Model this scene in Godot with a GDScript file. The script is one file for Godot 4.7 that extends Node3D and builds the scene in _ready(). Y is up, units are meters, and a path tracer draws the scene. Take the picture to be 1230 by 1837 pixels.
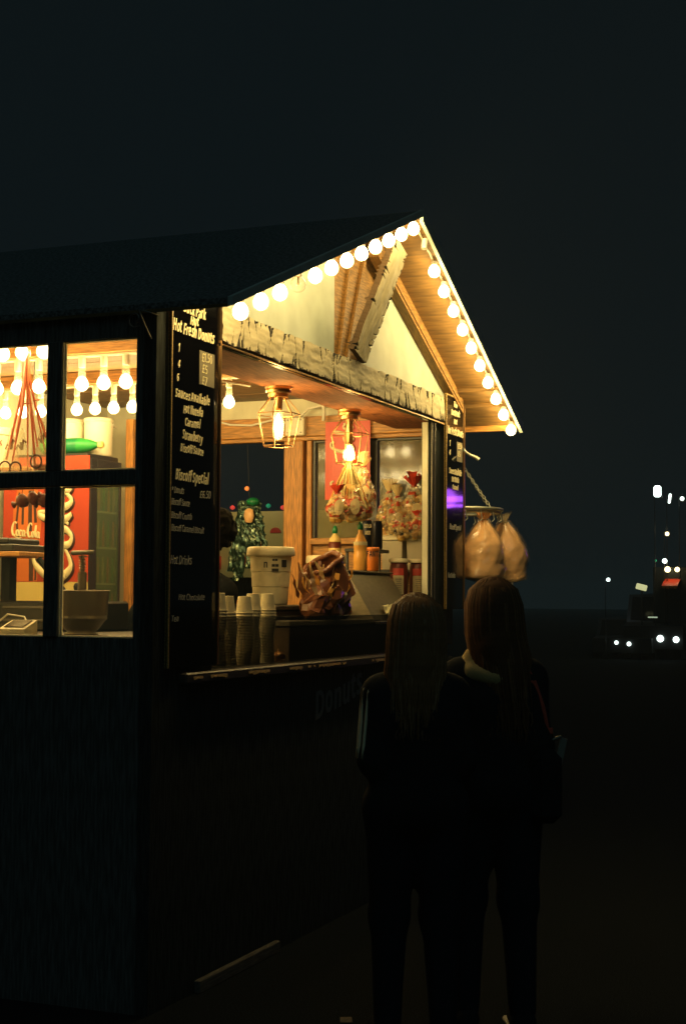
extends Node3D
# A lit wooden doughnut hut at night. Axes: x runs along the serving gable, z points out of it towards the customers, y is up.

var rng := RandomNumberGenerator.new()
var M := {}
var T := {}
var bold: SystemFont
var plain: SystemFont

const ORD := ["first", "second", "third", "fourth", "fifth", "sixth", "seventh", "eighth", "ninth", "tenth", "eleventh", "twelfth", "thirteenth", "fourteenth", "fifteenth", "sixteenth"]

func _ready() -> void:
	rng.seed = 7
	camera_sky_and_light()
	fonts_and_textures()
	materials()
	ground()
	hut()
	menu_boards()
	bulbs()
	cage_lamps()
	counter_goods()
	window_goods()
	hanging_goods()
	outside_goods()
	people()
	distance()

# ------------------------------------------------------------------ camera, sky, light
func camera_sky_and_light() -> void:
	var cam := Camera3D.new()
	cam.name = "camera"
	cam.fov = 38.233
	cam.far = 600.0
	cam.near = 0.05
	var r := Vector3(0.37709886, 0.00619434, 0.9261523)
	var u := Vector3(-0.05746365, 0.99820756, 0.01672105)
	cam.transform = Transform3D(Basis(r, u, r.cross(u)).orthonormalized(), Vector3(-4.90503622, 1.55, 2.77015194))
	add_child(cam)
	cam.current = true
	var env := Environment.new()
	env.background_mode = Environment.BG_SKY
	var sky_m := ProceduralSkyMaterial.new()
	var night := Color8(13, 20, 22)
	sky_m.sky_top_color = night
	sky_m.sky_horizon_color = night
	sky_m.ground_horizon_color = night
	sky_m.ground_bottom_color = night
	env.sky = Sky.new()
	env.sky.sky_material = sky_m
	env.tonemap_mode = Environment.TONE_MAPPER_LINEAR
	env.tonemap_exposure = 1.0
	env.sdfgi_enabled = true
	env.ssao_enabled = true
	env.ssil_enabled = true
	env.fog_enabled = true   # thin night mist: swallows the far ground, glows faintly round the bulbs
	env.fog_density = 0.002
	env.fog_light_color = Color(0.9, 0.95, 0.95)
	var we := WorldEnvironment.new()
	we.name = "environment"
	we.environment = env
	add_child(we)
	var moon := DirectionalLight3D.new()   # the overcast night sky's own faint glow
	moon.name = "night_light"
	moon.light_color = Color(0.62, 0.86, 0.9)
	moon.light_energy = 0.04
	moon.light_angular_distance = 40.0
	moon.shadow_enabled = true
	moon.sky_mode = DirectionalLight3D.SKY_MODE_LIGHT_ONLY
	add_child(moon)
	moon.look_at_from_position(Vector3(-6, 9, 4), Vector3(0, 0, 0))

# ------------------------------------------------------------------ small helpers
func lin(r: float, g: float, b: float, a := 1.0) -> Color:
	var c := Color(r, g, b).linear_to_srgb()
	c.a = a
	return c

func mat(called: String, c: Color, rough := 0.8, metal := 0.0) -> StandardMaterial3D:
	var m := StandardMaterial3D.new()
	m.resource_name = called
	m.albedo_color = c
	m.roughness = rough
	m.metallic = metal
	M[called] = m
	return m

func grained(m: StandardMaterial3D, tex: String, s: Vector3, relief := 0.0, rtex := "") -> StandardMaterial3D:
	m.albedo_texture = T[tex]
	m.uv1_triplanar = true
	m.uv1_scale = s
	if relief > 0.0:
		m.heightmap_enabled = true
		m.heightmap_texture = T[tex]
		m.heightmap_scale = relief
	if rtex != "":
		m.roughness_texture = T[rtex]
	return m

func S(smooth := false) -> SurfaceTool:
	var st := SurfaceTool.new()
	st.begin(Mesh.PRIMITIVE_TRIANGLES)
	st.set_smooth_group(0 if smooth else -1)
	return st

func tri(st: SurfaceTool, a: Vector3, b: Vector3, c: Vector3) -> void:   # counter-clockwise from outside
	st.add_vertex(a)
	st.add_vertex(c)
	st.add_vertex(b)

func quad(st: SurfaceTool, a: Vector3, b: Vector3, c: Vector3, d: Vector3) -> void:
	tri(st, a, b, c)
	tri(st, a, c, d)

func quad_out(st: SurfaceTool, p: Array, out: Vector3) -> void:
	var n: Vector3 = (p[1] - p[0]).cross(p[2] - p[0])
	if n.dot(out) >= 0.0:
		quad(st, p[0], p[1], p[2], p[3])
	else:
		quad(st, p[3], p[2], p[1], p[0])

func tri_out(st: SurfaceTool, a: Vector3, b: Vector3, c: Vector3, out: Vector3) -> void:
	if (b - a).cross(c - a).dot(out) >= 0.0:
		tri(st, a, b, c)
	else:
		tri(st, a, c, b)

func axis_vec(a: int, va: float, b: int, vb: float, c: int, vc: float) -> Vector3:
	var v := Vector3.ZERO
	v[a] = va
	v[b] = vb
	v[c] = vc
	return v

func box(st: SurfaceTool, c: Vector3, s: Vector3, ch := 0.0, b := Basis()) -> void:
	var h := s * 0.5
	ch = minf(ch, minf(h.x, minf(h.y, h.z)) * 0.9)
	for a in 3:
		var p := (a + 1) % 3
		var q := (a + 2) % 3
		for g in [-1.0, 1.0]:
			var f := []
			for k in [[-1, -1], [1, -1], [1, 1], [-1, 1]]:
				f.append(c + b * axis_vec(a, g * h[a], p, k[0] * (h[p] - ch), q, k[1] * (h[q] - ch)))
			quad_out(st, f, b * axis_vec(a, g, p, 0, q, 0))
	if ch <= 0.0:
		return
	for a in 3:
		var p := (a + 1) % 3
		var q := (a + 2) % 3
		for gp in [-1.0, 1.0]:
			for gq in [-1.0, 1.0]:
				var l := h[a] - ch
				quad_out(st, [c + b * axis_vec(a, -l, p, gp * h[p], q, gq * (h[q] - ch)), c + b * axis_vec(a, l, p, gp * h[p], q, gq * (h[q] - ch)),
					c + b * axis_vec(a, l, p, gp * (h[p] - ch), q, gq * h[q]), c + b * axis_vec(a, -l, p, gp * (h[p] - ch), q, gq * h[q])], b * axis_vec(a, 0, p, gp, q, gq))
	for gx in [-1.0, 1.0]:
		for gy in [-1.0, 1.0]:
			for gz in [-1.0, 1.0]:
				var g := Vector3(gx, gy, gz)
				tri_out(st, c + b * (g * Vector3(h.x, h.y - ch, h.z - ch)), c + b * (g * Vector3(h.x - ch, h.y, h.z - ch)), c + b * (g * Vector3(h.x - ch, h.y - ch, h.z)), b * g)

func span(st: SurfaceTool, lo: Vector3, hi: Vector3, ch := 0.0) -> void:
	box(st, (lo + hi) * 0.5, hi - lo, ch)

func tube(st: SurfaceTool, pts: Array, radii, sides := 8, caps := true, xf := Transform3D()) -> void:
	var n := pts.size()
	var rings := []
	var t0: Vector3 = (pts[1] - pts[0]).normalized()
	var nx := t0.cross(Vector3.UP if absf(t0.y) < 0.9 else Vector3.RIGHT).normalized()
	for i in n:
		var t: Vector3 = (pts[mini(i + 1, n - 1)] - pts[maxi(i - 1, 0)]).normalized()
		nx = (nx - t * nx.dot(t)).normalized()
		var ny := t.cross(nx)
		var r: float = radii[i] if radii is Array or radii is PackedFloat32Array else radii
		var ring := []
		for k in sides:
			var a := TAU * k / sides
			ring.append(xf * (pts[i] + (nx * cos(a) + ny * sin(a)) * r))
		rings.append(ring)
	st.set_smooth_group(0)
	for i in n - 1:
		for k in sides:
			var k2 := (k + 1) % sides
			quad(st, rings[i][k], rings[i][k2], rings[i + 1][k2], rings[i + 1][k])
	if caps:
		st.set_smooth_group(-1)
		for k in range(1, sides - 1):
			tri(st, rings[0][0], rings[0][k + 1], rings[0][k])
			tri(st, rings[n - 1][0], rings[n - 1][k], rings[n - 1][k + 1])

func lathe(st: SurfaceTool, prof: Array, segs := 20, xf := Transform3D(), sharp := []) -> void:
	# prof: Vector2(radius, height) upwards along the outside
	st.set_smooth_group(1)
	var group := 1
	for i in prof.size() - 1:
		if i in sharp:
			group += 1
			st.set_smooth_group(group)
		for k in segs:
			var a := TAU * k / segs
			var b := TAU * (k + 1) / segs
			var p0 := Vector3(cos(a) * prof[i].x, prof[i].y, -sin(a) * prof[i].x)
			var p1 := Vector3(cos(b) * prof[i].x, prof[i].y, -sin(b) * prof[i].x)
			var p2 := Vector3(cos(b) * prof[i + 1].x, prof[i + 1].y, -sin(b) * prof[i + 1].x)
			var p3 := Vector3(cos(a) * prof[i + 1].x, prof[i + 1].y, -sin(a) * prof[i + 1].x)
			if prof[i].x > 1e-5:
				tri(st, xf * p0, xf * p1, xf * p2)
			if prof[i + 1].x > 1e-5:
				tri(st, xf * p0, xf * p2, xf * p3)

func prism(st: SurfaceTool, poly: Array, depth: Vector3) -> void:   # a flat polygon of Vector3 swept along depth
	var mid := Vector3.ZERO
	var p2 := PackedVector2Array()
	var ex: Vector3 = (poly[1] - poly[0]).normalized()
	var n := depth.normalized()
	ex = (ex - n * ex.dot(n)).normalized()
	var ey := n.cross(ex)
	for p in poly:
		mid += p / poly.size()
		p2.append(Vector2(p.dot(ex), p.dot(ey)))
	var idx := Geometry2D.triangulate_polygon(p2)
	for i in range(0, idx.size(), 3):
		tri_out(st, poly[idx[i]], poly[idx[i + 1]], poly[idx[i + 2]], -n)
		tri_out(st, poly[idx[i]] + depth, poly[idx[i + 1]] + depth, poly[idx[i + 2]] + depth, n)
	var turn := 0.0
	for i in p2.size():
		turn += p2[i].cross(p2[(i + 1) % p2.size()])
	for i in poly.size():
		var a: Vector3 = poly[i]
		var b: Vector3 = poly[(i + 1) % poly.size()]
		quad_out(st, [a, b, b + depth, a + depth], (b - a).cross(n) * (1.0 if turn > 0.0 else -1.0))

func obj(called: String, st: SurfaceTool, m: Material, parent: Node = self, normals := true) -> MeshInstance3D:
	if normals:
		st.generate_normals()
	var o := MeshInstance3D.new()
	o.name = called
	o.mesh = st.commit()
	o.material_override = m
	o.cast_shadow = GeometryInstance3D.SHADOW_CASTING_SETTING_ON
	parent.add_child(o, true)
	return o

func thing(called: String, label: String, category: String, at := Vector3.ZERO, group := "") -> Node3D:
	var o := Node3D.new()
	o.name = called
	o.position = at
	add_child(o, true)
	return tag(o, label, category, group)

func tag(o: Node3D, label: String, category: String, group := "") -> Node3D:
	o.set_meta("label", label)
	o.set_meta("category", category)
	if group != "":
		o.set_meta("group", group)
	return o

func struct(called: String, st: SurfaceTool, m: Material) -> MeshInstance3D:
	var o := obj(called, st, m)
	o.set_meta("kind", "structure")
	return o

func copy(o: Node3D, at: Vector3, label: String, turn := 0.0) -> Node3D:
	var r: Node3D = o.duplicate()
	r.name = o.name
	add_child(r, true)
	r.position = at
	r.rotation.y = turn
	r.set_meta("label", label)
	return r

func words(st: SurfaceTool, text: String, f: Font, height: float, xf: Transform3D, depth := 0.002, shear := 0.0, wobble := 0.0, squeeze := 1.0, width := 0.0) -> void:
	# one mesh per letter, so that hand lettering can stand unevenly; height is that of a capital
	var k := height / 23.0
	var size := 32
	if width > 0.0:
		squeeze = width / (f.get_string_size(text, HORIZONTAL_ALIGNMENT_LEFT, -1, size).x * k)
	var x := 0.0
	var total := f.get_string_size(text, HORIZONTAL_ALIGNMENT_LEFT, -1, size).x * k * squeeze
	for i in text.length():
		var ch := text[i]
		var w := f.get_string_size(ch, HORIZONTAL_ALIGNMENT_LEFT, -1, size).x * k * squeeze
		if ch != " ":
			var t := TextMesh.new()
			t.text = ch
			t.font = f
			t.font_size = size
			t.pixel_size = k
			t.depth = depth
			t.curve_step = 2.0
			t.horizontal_alignment = HORIZONTAL_ALIGNMENT_LEFT
			t.vertical_alignment = VERTICAL_ALIGNMENT_BOTTOM
			var grow := 1.0 + rng.randf_range(-wobble, wobble)
			var b := Basis(Vector3(squeeze, 0, 0), Vector3(shear, 1, 0) * grow, Vector3(0, 0, 1)).rotated(Vector3(0, 0, 1), rng.randf_range(-wobble, wobble) * 0.5)
			var here := Transform3D(b, Vector3(x - total * 0.5, rng.randf_range(-wobble, wobble) * height * 0.5, 0))
			for s in t.get_surface_count():
				st.append_from(t, s, xf * here)
		x += w

func strokes(st: SurfaceTool, lines: Array, w: float, xf: Transform3D, flat := 0.12) -> void:
	# brush strokes: each an array of Vector3(x, y, width factor)
	for l in lines:
		var c := Curve3D.new()
		var n: int = l.size()
		for i in n:
			var p := Vector3(l[i].x, l[i].y, 0)
			var pa: Vector3 = l[maxi(i - 1, 0)]
			var pb: Vector3 = l[mini(i + 1, n - 1)]
			var tan := Vector3(pb.x - pa.x, pb.y - pa.y, 0) / 6.0
			c.add_point(p, -tan, tan)
		var pts := []
		var radii := []
		var steps := (n - 1) * 4
		for i in steps + 1:
			var f := float(i) / 4.0
			var j := mini(int(f), n - 2)
			pts.append(c.sample(j, f - j))
			radii.append(w * lerpf(l[j].z, l[j + 1].z, f - j))
		tube(st, pts, radii, 6, true, xf * Transform3D(Basis.from_scale(Vector3(1, 1, flat)), Vector3.ZERO))

# signed distance to tapered capsules, joined smoothly and meshed as surface nets
func skin(st: SurfaceTool, bones: Array, cell: float, k: float, grow := 0.0, xf := Transform3D()) -> void:
	var lo := Vector3(1e9, 1e9, 1e9)
	var hi := -lo
	for b in bones:
		var r: float = maxf(b[2], b[3]) + grow + cell * 2.0 + k
		for q in 2:
			var p: Vector3 = b[q]
			lo = lo.min(p - Vector3.ONE * r)
			hi = hi.max(p + Vector3.ONE * r)
	var nx := int((hi.x - lo.x) / cell) + 2
	var ny := int((hi.y - lo.y) / cell) + 2
	var nz := int((hi.z - lo.z) / cell) + 2
	var f := PackedFloat32Array()
	f.resize(nx * ny * nz)
	f.fill(1.0)
	for b in bones:
		var a: Vector3 = b[0]
		var ab: Vector3 = b[1] - a
		var ra: float = b[2] + grow
		var rb: float = b[3] + grow
		var l2 := maxf(ab.length_squared(), 1e-9)
		var m := maxf(ra, rb) + k + cell * 2.0
		var p0 := ((a.min(b[1]) - Vector3.ONE * m - lo) / cell).floor().max(Vector3.ZERO)
		var p1 := ((a.max(b[1]) + Vector3.ONE * m - lo) / cell).ceil()
		for z in range(int(p0.z), mini(int(p1.z), nz - 1) + 1):
			for y in range(int(p0.y), mini(int(p1.y), ny - 1) + 1):
				var row := (z * ny + y) * nx
				var p := lo + Vector3(p0.x, y, z) * cell - a
				for x in range(int(p0.x), mini(int(p1.x), nx - 1) + 1):
					var h := clampf(p.dot(ab) / l2, 0.0, 1.0)
					var d := (p - ab * h).length() - (ra + (rb - ra) * h)
					var e := f[row + x]
					var q := maxf(k - absf(d - e), 0.0)
					f[row + x] = minf(d, e) - q * q * 0.25 / k
					p.x += cell
	var at := {}
	var pos := []
	var off := [0, 1, nx, nx + 1, nx * ny, nx * ny + 1, nx * ny + nx, nx * ny + nx + 1]
	var cor := [Vector3(0, 0, 0), Vector3(1, 0, 0), Vector3(0, 1, 0), Vector3(1, 1, 0), Vector3(0, 0, 1), Vector3(1, 0, 1), Vector3(0, 1, 1), Vector3(1, 1, 1)]
	var edge := [[0, 1], [2, 3], [4, 5], [6, 7], [0, 2], [1, 3], [4, 6], [5, 7], [0, 4], [1, 5], [2, 6], [3, 7]]
	for z in nz - 1:
		for y in ny - 1:
			for x in nx - 1:
				var i := (z * ny + y) * nx + x
				var v0 := f[i]
				if absf(v0) > cell * 2.5:
					continue
				var c := 0
				for q in 8:
					if f[i + off[q]] < 0.0:
						c += 1
				if c == 0 or c == 8:
					continue
				var sum := Vector3.ZERO
				var n := 0
				for e in edge:
					var va := f[i + off[e[0]]]
					var vb := f[i + off[e[1]]]
					if (va < 0.0) != (vb < 0.0):
						sum += cor[e[0]].lerp(cor[e[1]], va / (va - vb))
						n += 1
				at[i] = pos.size()
				pos.append(xf * (lo + (Vector3(x, y, z) + sum / n) * cell))
	st.set_smooth_group(0)
	var dirs := [[1, nx, nx * ny], [nx, nx * ny, 1], [nx * ny, 1, nx]]
	for i in at:
		for d in dirs:
			var va := f[i]
			var vb := f[i + d[0]]
			if (va < 0.0) == (vb < 0.0):
				continue
			var a1: int = i - d[1]
			var a2: int = i - d[2]
			var a3: int = i - d[1] - d[2]
			if not (at.has(a1) and at.has(a2) and at.has(a3)):
				continue
			var p := [pos[at[i]], pos[at[a1]], pos[at[a3]], pos[at[a2]]]
			if va < 0.0:
				quad(st, p[0], p[1], p[2], p[3])
			else:
				quad(st, p[3], p[2], p[1], p[0])

# ------------------------------------------------------------------ textures
func noise_image(seed_: int, freq: float, oct: int, lo: float, hi: float, contrast := 1.0, size := 256) -> ImageTexture:
	var n := FastNoiseLite.new()
	n.seed = seed_
	n.noise_type = FastNoiseLite.TYPE_SIMPLEX_SMOOTH
	n.frequency = freq
	n.fractal_octaves = oct
	var im := n.get_seamless_image(size, size)
	im.convert(Image.FORMAT_RGB8)
	for y in size:
		for x in size:
			var v := clampf((im.get_pixel(x, y).r - 0.5) * contrast + 0.5, 0.0, 1.0)
			v = lerpf(lo, hi, v)
			im.set_pixel(x, y, Color(v, v, v))
	return ImageTexture.create_from_image(im)

func fonts_and_textures() -> void:
	bold = SystemFont.new()
	bold.font_names = PackedStringArray(["Droid Sans"])
	bold.font_weight = 600
	plain = SystemFont.new()
	plain.font_names = PackedStringArray(["Droid Sans"])
	T.wood = noise_image(3, 0.03, 5, 0.62, 1.0, 1.3)
	T.patch = noise_image(9, 0.012, 4, 0.90, 1.0, 1.2)
	T.speck = noise_image(21, 0.09, 4, 0.55, 1.0, 1.5)
	T.rough = noise_image(31, 0.03, 5, 0.86, 1.0, 1.2)
	T.asphalt = noise_image(41, 0.16, 3, 0.35, 1.0, 1.8)

func materials() -> void:
	grained(mat("black_timber", lin(0.045, 0.052, 0.052), 0.85), "wood", Vector3(8, 0.8, 8))
	grained(mat("side_timber", lin(0.13, 0.14, 0.135), 0.85), "wood", Vector3(8, 0.8, 8))
	grained(mat("roof_felt", lin(0.22, 0.225, 0.22), 0.95), "speck", Vector3(2, 2, 2), 0.1)
	grained(mat("cream_panel", lin(0.50, 0.57, 0.50), 0.55), "patch", Vector3(1.3, 1.3, 1.3))
	grained(mat("cream_wall", lin(0.75, 0.72, 0.52), 0.55), "patch", Vector3(1.1, 1.1, 1.1))
	grained(mat("ply_soffit", lin(0.26, 0.14, 0.034), 0.75), "wood", Vector3(6, 6, 0.7), 0.03)
	grained(mat("rafter", lin(0.40, 0.21, 0.05), 0.65), "wood", Vector3(1.2, 9, 9), 0.06)
	grained(mat("pine_x", lin(0.66, 0.31, 0.07), 0.5), "wood", Vector3(0.9, 14, 14), 0.06)
	grained(mat("pine_y", lin(0.68, 0.30, 0.06), 0.5), "wood", Vector3(14, 0.9, 14), 0.06)
	grained(mat("pine_z", lin(0.68, 0.32, 0.075), 0.5), "wood", Vector3(14, 14, 0.9), 0.06)
	grained(mat("red_plank", lin(0.40, 0.13, 0.035), 0.85), "wood", Vector3(0.8, 12, 12), 0.05)
	for i in 3:
		var s: float = [0.8, 1.0, 1.2][i]
		grained(mat("ceiling_%d" % i, lin(0.33 * s, 0.185 * s, 0.075 * s), 0.6), "wood", Vector3(13, 13, 0.8), 0.06)
	grained(mat("dark_floor", lin(0.06, 0.045, 0.03), 0.7), "wood", Vector3(1, 9, 9))
	var slab := mat("slab_wood", Color.WHITE, 0.75)
	grained(slab, "patch", Vector3(3, 9, 9))
	slab.vertex_color_use_as_albedo = true
	grained(mat("counter", lin(0.055, 0.045, 0.035), 0.45), "wood", Vector3(1, 9, 9))
	grained(mat("trim_gold", lin(0.55, 0.36, 0.10), 0.5), "speck", Vector3(4, 4, 4))
	mat("black_metal", lin(0.02, 0.02, 0.02), 0.4)
	mat("black_gloss", lin(0.012, 0.012, 0.012), 0.15)
	mat("copper", lin(0.72, 0.42, 0.18), 0.28, 1.0)
	mat("iron", lin(0.16, 0.15, 0.13), 0.5, 0.8)
	mat("galvanised", lin(0.55, 0.57, 0.48), 0.45, 0.8)
	grained(mat("steel", lin(0.27, 0.235, 0.155), 0.45, 0.6), "rough", Vector3(2, 6, 2))
	mat("white_plastic", lin(0.74, 0.69, 0.52), 0.45)
	mat("bin_plastic", lin(0.42, 0.37, 0.25), 0.5)
	mat("porcelain", lin(0.78, 0.74, 0.62), 0.35)
	grained(mat("tub_plastic", lin(0.70, 0.62, 0.40), 0.42), "patch", Vector3(5, 5, 5))
	grained(mat("paper_cup", lin(0.58, 0.50, 0.30), 0.7), "patch", Vector3(9, 9, 9))
	mat("cup_rim", lin(0.74, 0.66, 0.48), 0.6)
	mat("cable_white", lin(0.72, 0.68, 0.55), 0.5)
	mat("cord_dark", lin(0.03, 0.03, 0.03), 0.6)
	mat("letter_cream", lin(0.80, 0.72, 0.44), 0.7)
	mat("letter_chalk", lin(0.46, 0.44, 0.36), 0.8)
	mat("letter_dark", lin(0.03, 0.028, 0.026), 0.6)
	mat("tape", lin(0.17, 0.15, 0.10), 0.75)
	var smoke := mat("smoked_acrylic", Color(0.02, 0.016, 0.02, 0.72), 0.05)
	smoke.transparency = BaseMaterial3D.TRANSPARENCY_ALPHA
	var guard := mat("tinted_guard", Color(0.02, 0.018, 0.016, 0.48), 0.05)
	guard.transparency = BaseMaterial3D.TRANSPARENCY_ALPHA
	var pane := mat("window_glass", Color(0.9, 0.95, 0.9, 0.05), 0.02)
	pane.transparency = BaseMaterial3D.TRANSPARENCY_ALPHA
	var dim := mat("dusty_glass", lin(0.20, 0.18, 0.07, 0.35), 0.07)
	dim.transparency = BaseMaterial3D.TRANSPARENCY_ALPHA
	var cool := mat("fridge_glass", lin(0.15, 0.22, 0.10, 0.42), 0.25)
	cool.transparency = BaseMaterial3D.TRANSPARENCY_ALPHA
	cool.metallic_specular = 0.2
	var shell := mat("bulb_glass", Color(1.0, 0.95, 0.85, 0.10), 0.03)
	shell.transparency = BaseMaterial3D.TRANSPARENCY_ALPHA
	var film := mat("clear_film", Color(0.95, 0.88, 0.7, 0.24), 0.13)
	film.transparency = BaseMaterial3D.TRANSPARENCY_ALPHA
	var thin := mat("thin_film", Color(0.95, 0.85, 0.65, 0.08), 0.12)
	thin.transparency = BaseMaterial3D.TRANSPARENCY_ALPHA
	var crisp := mat("bag_film", Color(0.95, 0.85, 0.6, 0.45), 0.15)
	crisp.transparency = BaseMaterial3D.TRANSPARENCY_ALPHA
	var glow := mat("bulb_glow", lin(1, 0.9, 0.6), 0.6)
	glow.emission_enabled = true
	glow.emission = lin(1.0, 0.86, 0.50)
	glow.emission_energy_multiplier = 11.0
	mat("coke_red", lin(0.47, 0.045, 0.016), 0.4)
	mat("poster_red", lin(0.60, 0.050, 0.020), 0.4)
	mat("amber_print", lin(0.62, 0.16, 0.03), 0.35)
	mat("brown_print", lin(0.05, 0.018, 0.014), 0.35)
	mat("yellow_print", lin(0.70, 0.58, 0.20), 0.35)
	mat("green_plastic", lin(0.02, 0.25, 0.05), 0.3)
	mat("cap_green", lin(0.005, 0.16, 0.055), 0.3)
	mat("juice", lin(0.62, 0.30, 0.06), 0.25)
	mat("juice_pale", lin(0.60, 0.45, 0.16), 0.3)
	mat("soda_orange", lin(0.62, 0.17, 0.02), 0.3)
	mat("can_dark", lin(0.02, 0.02, 0.03), 0.28, 0.5)
	mat("sauce_red", lin(0.13, 0.022, 0.012), 0.3)
	mat("label_paper", lin(0.52, 0.42, 0.22), 0.7)
	mat("label_red", lin(0.52, 0.05, 0.03), 0.5)
	mat("napkin", lin(0.75, 0.68, 0.36), 0.85)
	mat("ribbon_red", lin(0.55, 0.12, 0.05), 0.4)
	mat("toffee", lin(0.30, 0.025, 0.015), 0.15)
	grained(mat("floss", lin(0.92, 0.54, 0.24), 0.85), "patch", Vector3(6, 6, 6))
	M.floss.clearcoat_enabled = true
	M.floss.clearcoat = 0.7
	M.floss.clearcoat_roughness = 0.2
	var bag := mat("bag_print", Color.WHITE, 0.3)
	bag.vertex_color_use_as_albedo = true
	bag.clearcoat_enabled = true
	bag.clearcoat = 0.8
	bag.clearcoat_roughness = 0.15
	mat("straw", lin(0.66, 0.54, 0.22), 0.4)
	grained(mat("brown_paper", lin(0.17, 0.058, 0.024), 0.24), "patch", Vector3(8, 8, 8), 0.3)
	var foil := mat("green_foil", lin(0.30, 0.40, 0.33), 0.25, 0.6)
	foil.vertex_color_use_as_albedo = true
	grained(mat("skin", lin(0.50, 0.29, 0.20), 0.55), "patch", Vector3(12, 12, 12))
	mat("eye", lin(0.6, 0.6, 0.58), 0.2)
	grained(mat("hair_fair", lin(0.36, 0.17, 0.065), 0.7), "wood", Vector3(90, 4, 90))
	grained(mat("hair_pale", lin(0.48, 0.25, 0.10), 0.38), "wood", Vector3(60, 4, 60))
	grained(mat("hair_brown", lin(0.18, 0.08, 0.035), 0.75), "wood", Vector3(90, 4, 90))
	grained(mat("hair_black", lin(0.006, 0.005, 0.004), 0.9), "speck", Vector3(12, 12, 12))
	grained(mat("cloth_black", lin(0.022, 0.025, 0.028), 1.0), "speck", Vector3(14, 14, 14))
	grained(mat("denim", lin(0.02, 0.024, 0.034), 0.9), "speck", Vector3(20, 20, 20))
	grained(mat("fleece", lin(0.70, 0.52, 0.20), 0.9), "speck", Vector3(22, 22, 22), 0.3)
	for c in ["hair_black", "cloth_black", "denim"]:
		M[c].metallic_specular = 0.2
	M.hair_pale.metallic_specular = 0.6
	for c in ["hair_fair", "hair_brown"]:
		M[c].metallic_specular = 0.25
	for c in ["hair_fair", "hair_brown", "hair_pale"]:
		M[c].backlight_enabled = true
		M[c].backlight = Color(0.5, 0.5, 0.5)
	grained(mat("box_brown", lin(0.13, 0.09, 0.05), 0.6), "patch", Vector3(8, 8, 8))
	mat("dark_steel", lin(0.17, 0.14, 0.10), 0.38, 0.7)
	mat("front_paint", lin(0.13, 0.125, 0.11), 0.8)
	mat("stripe", lin(0.80, 0.68, 0.42), 0.6)
	mat("strap_red", lin(0.62, 0.08, 0.04), 0.6)
	mat("strap_grey", lin(0.22, 0.20, 0.16), 0.6)
	mat("sole", lin(0.5, 0.46, 0.38), 0.8)
	grained(mat("asphalt", lin(0.020, 0.026, 0.031), 0.95), "asphalt", Vector3(3, 3, 3), 0.25)
	M.asphalt.uv1_world_triplanar = true
	for c in ["asphalt", "black_timber", "roof_felt", "side_timber"]:
		M[c].metallic_specular = 0.12
	grained(mat("ground_board", lin(0.12, 0.105, 0.08), 0.9), "wood", Vector3(1, 12, 12), 0.1)

# ------------------------------------------------------------------ ground
func ground() -> void:
	var st := S()
	var n := 24
	for i in n:
		for j in n:
			var x0 := -300.0 + 600.0 * i / n
			var z0 := -300.0 + 600.0 * j / n
			var d := 600.0 / n
			quad(st, Vector3(x0, 0, z0 + d), Vector3(x0 + d, 0, z0 + d), Vector3(x0 + d, 0, z0), Vector3(x0, 0, z0))
	struct("ground", st, M.asphalt)

# ------------------------------------------------------------------ the hut
const APEX := Vector2(2.14, 3.54)
const EAVE_A := Vector2(-0.02, 2.675)
const EAVE_B := Vector2(4.06, 2.66)

func roof_y(x: float) -> float:
	if x < APEX.x:
		return lerpf(EAVE_A.y, APEX.y, (x - EAVE_A.x) / (APEX.x - EAVE_A.x))
	return lerpf(APEX.y, EAVE_B.y, (x - APEX.x) / (EAVE_B.x - APEX.x))

func v3(x: float, y: float, z: float) -> Vector3:
	return Vector3(x, y, z)

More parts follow.
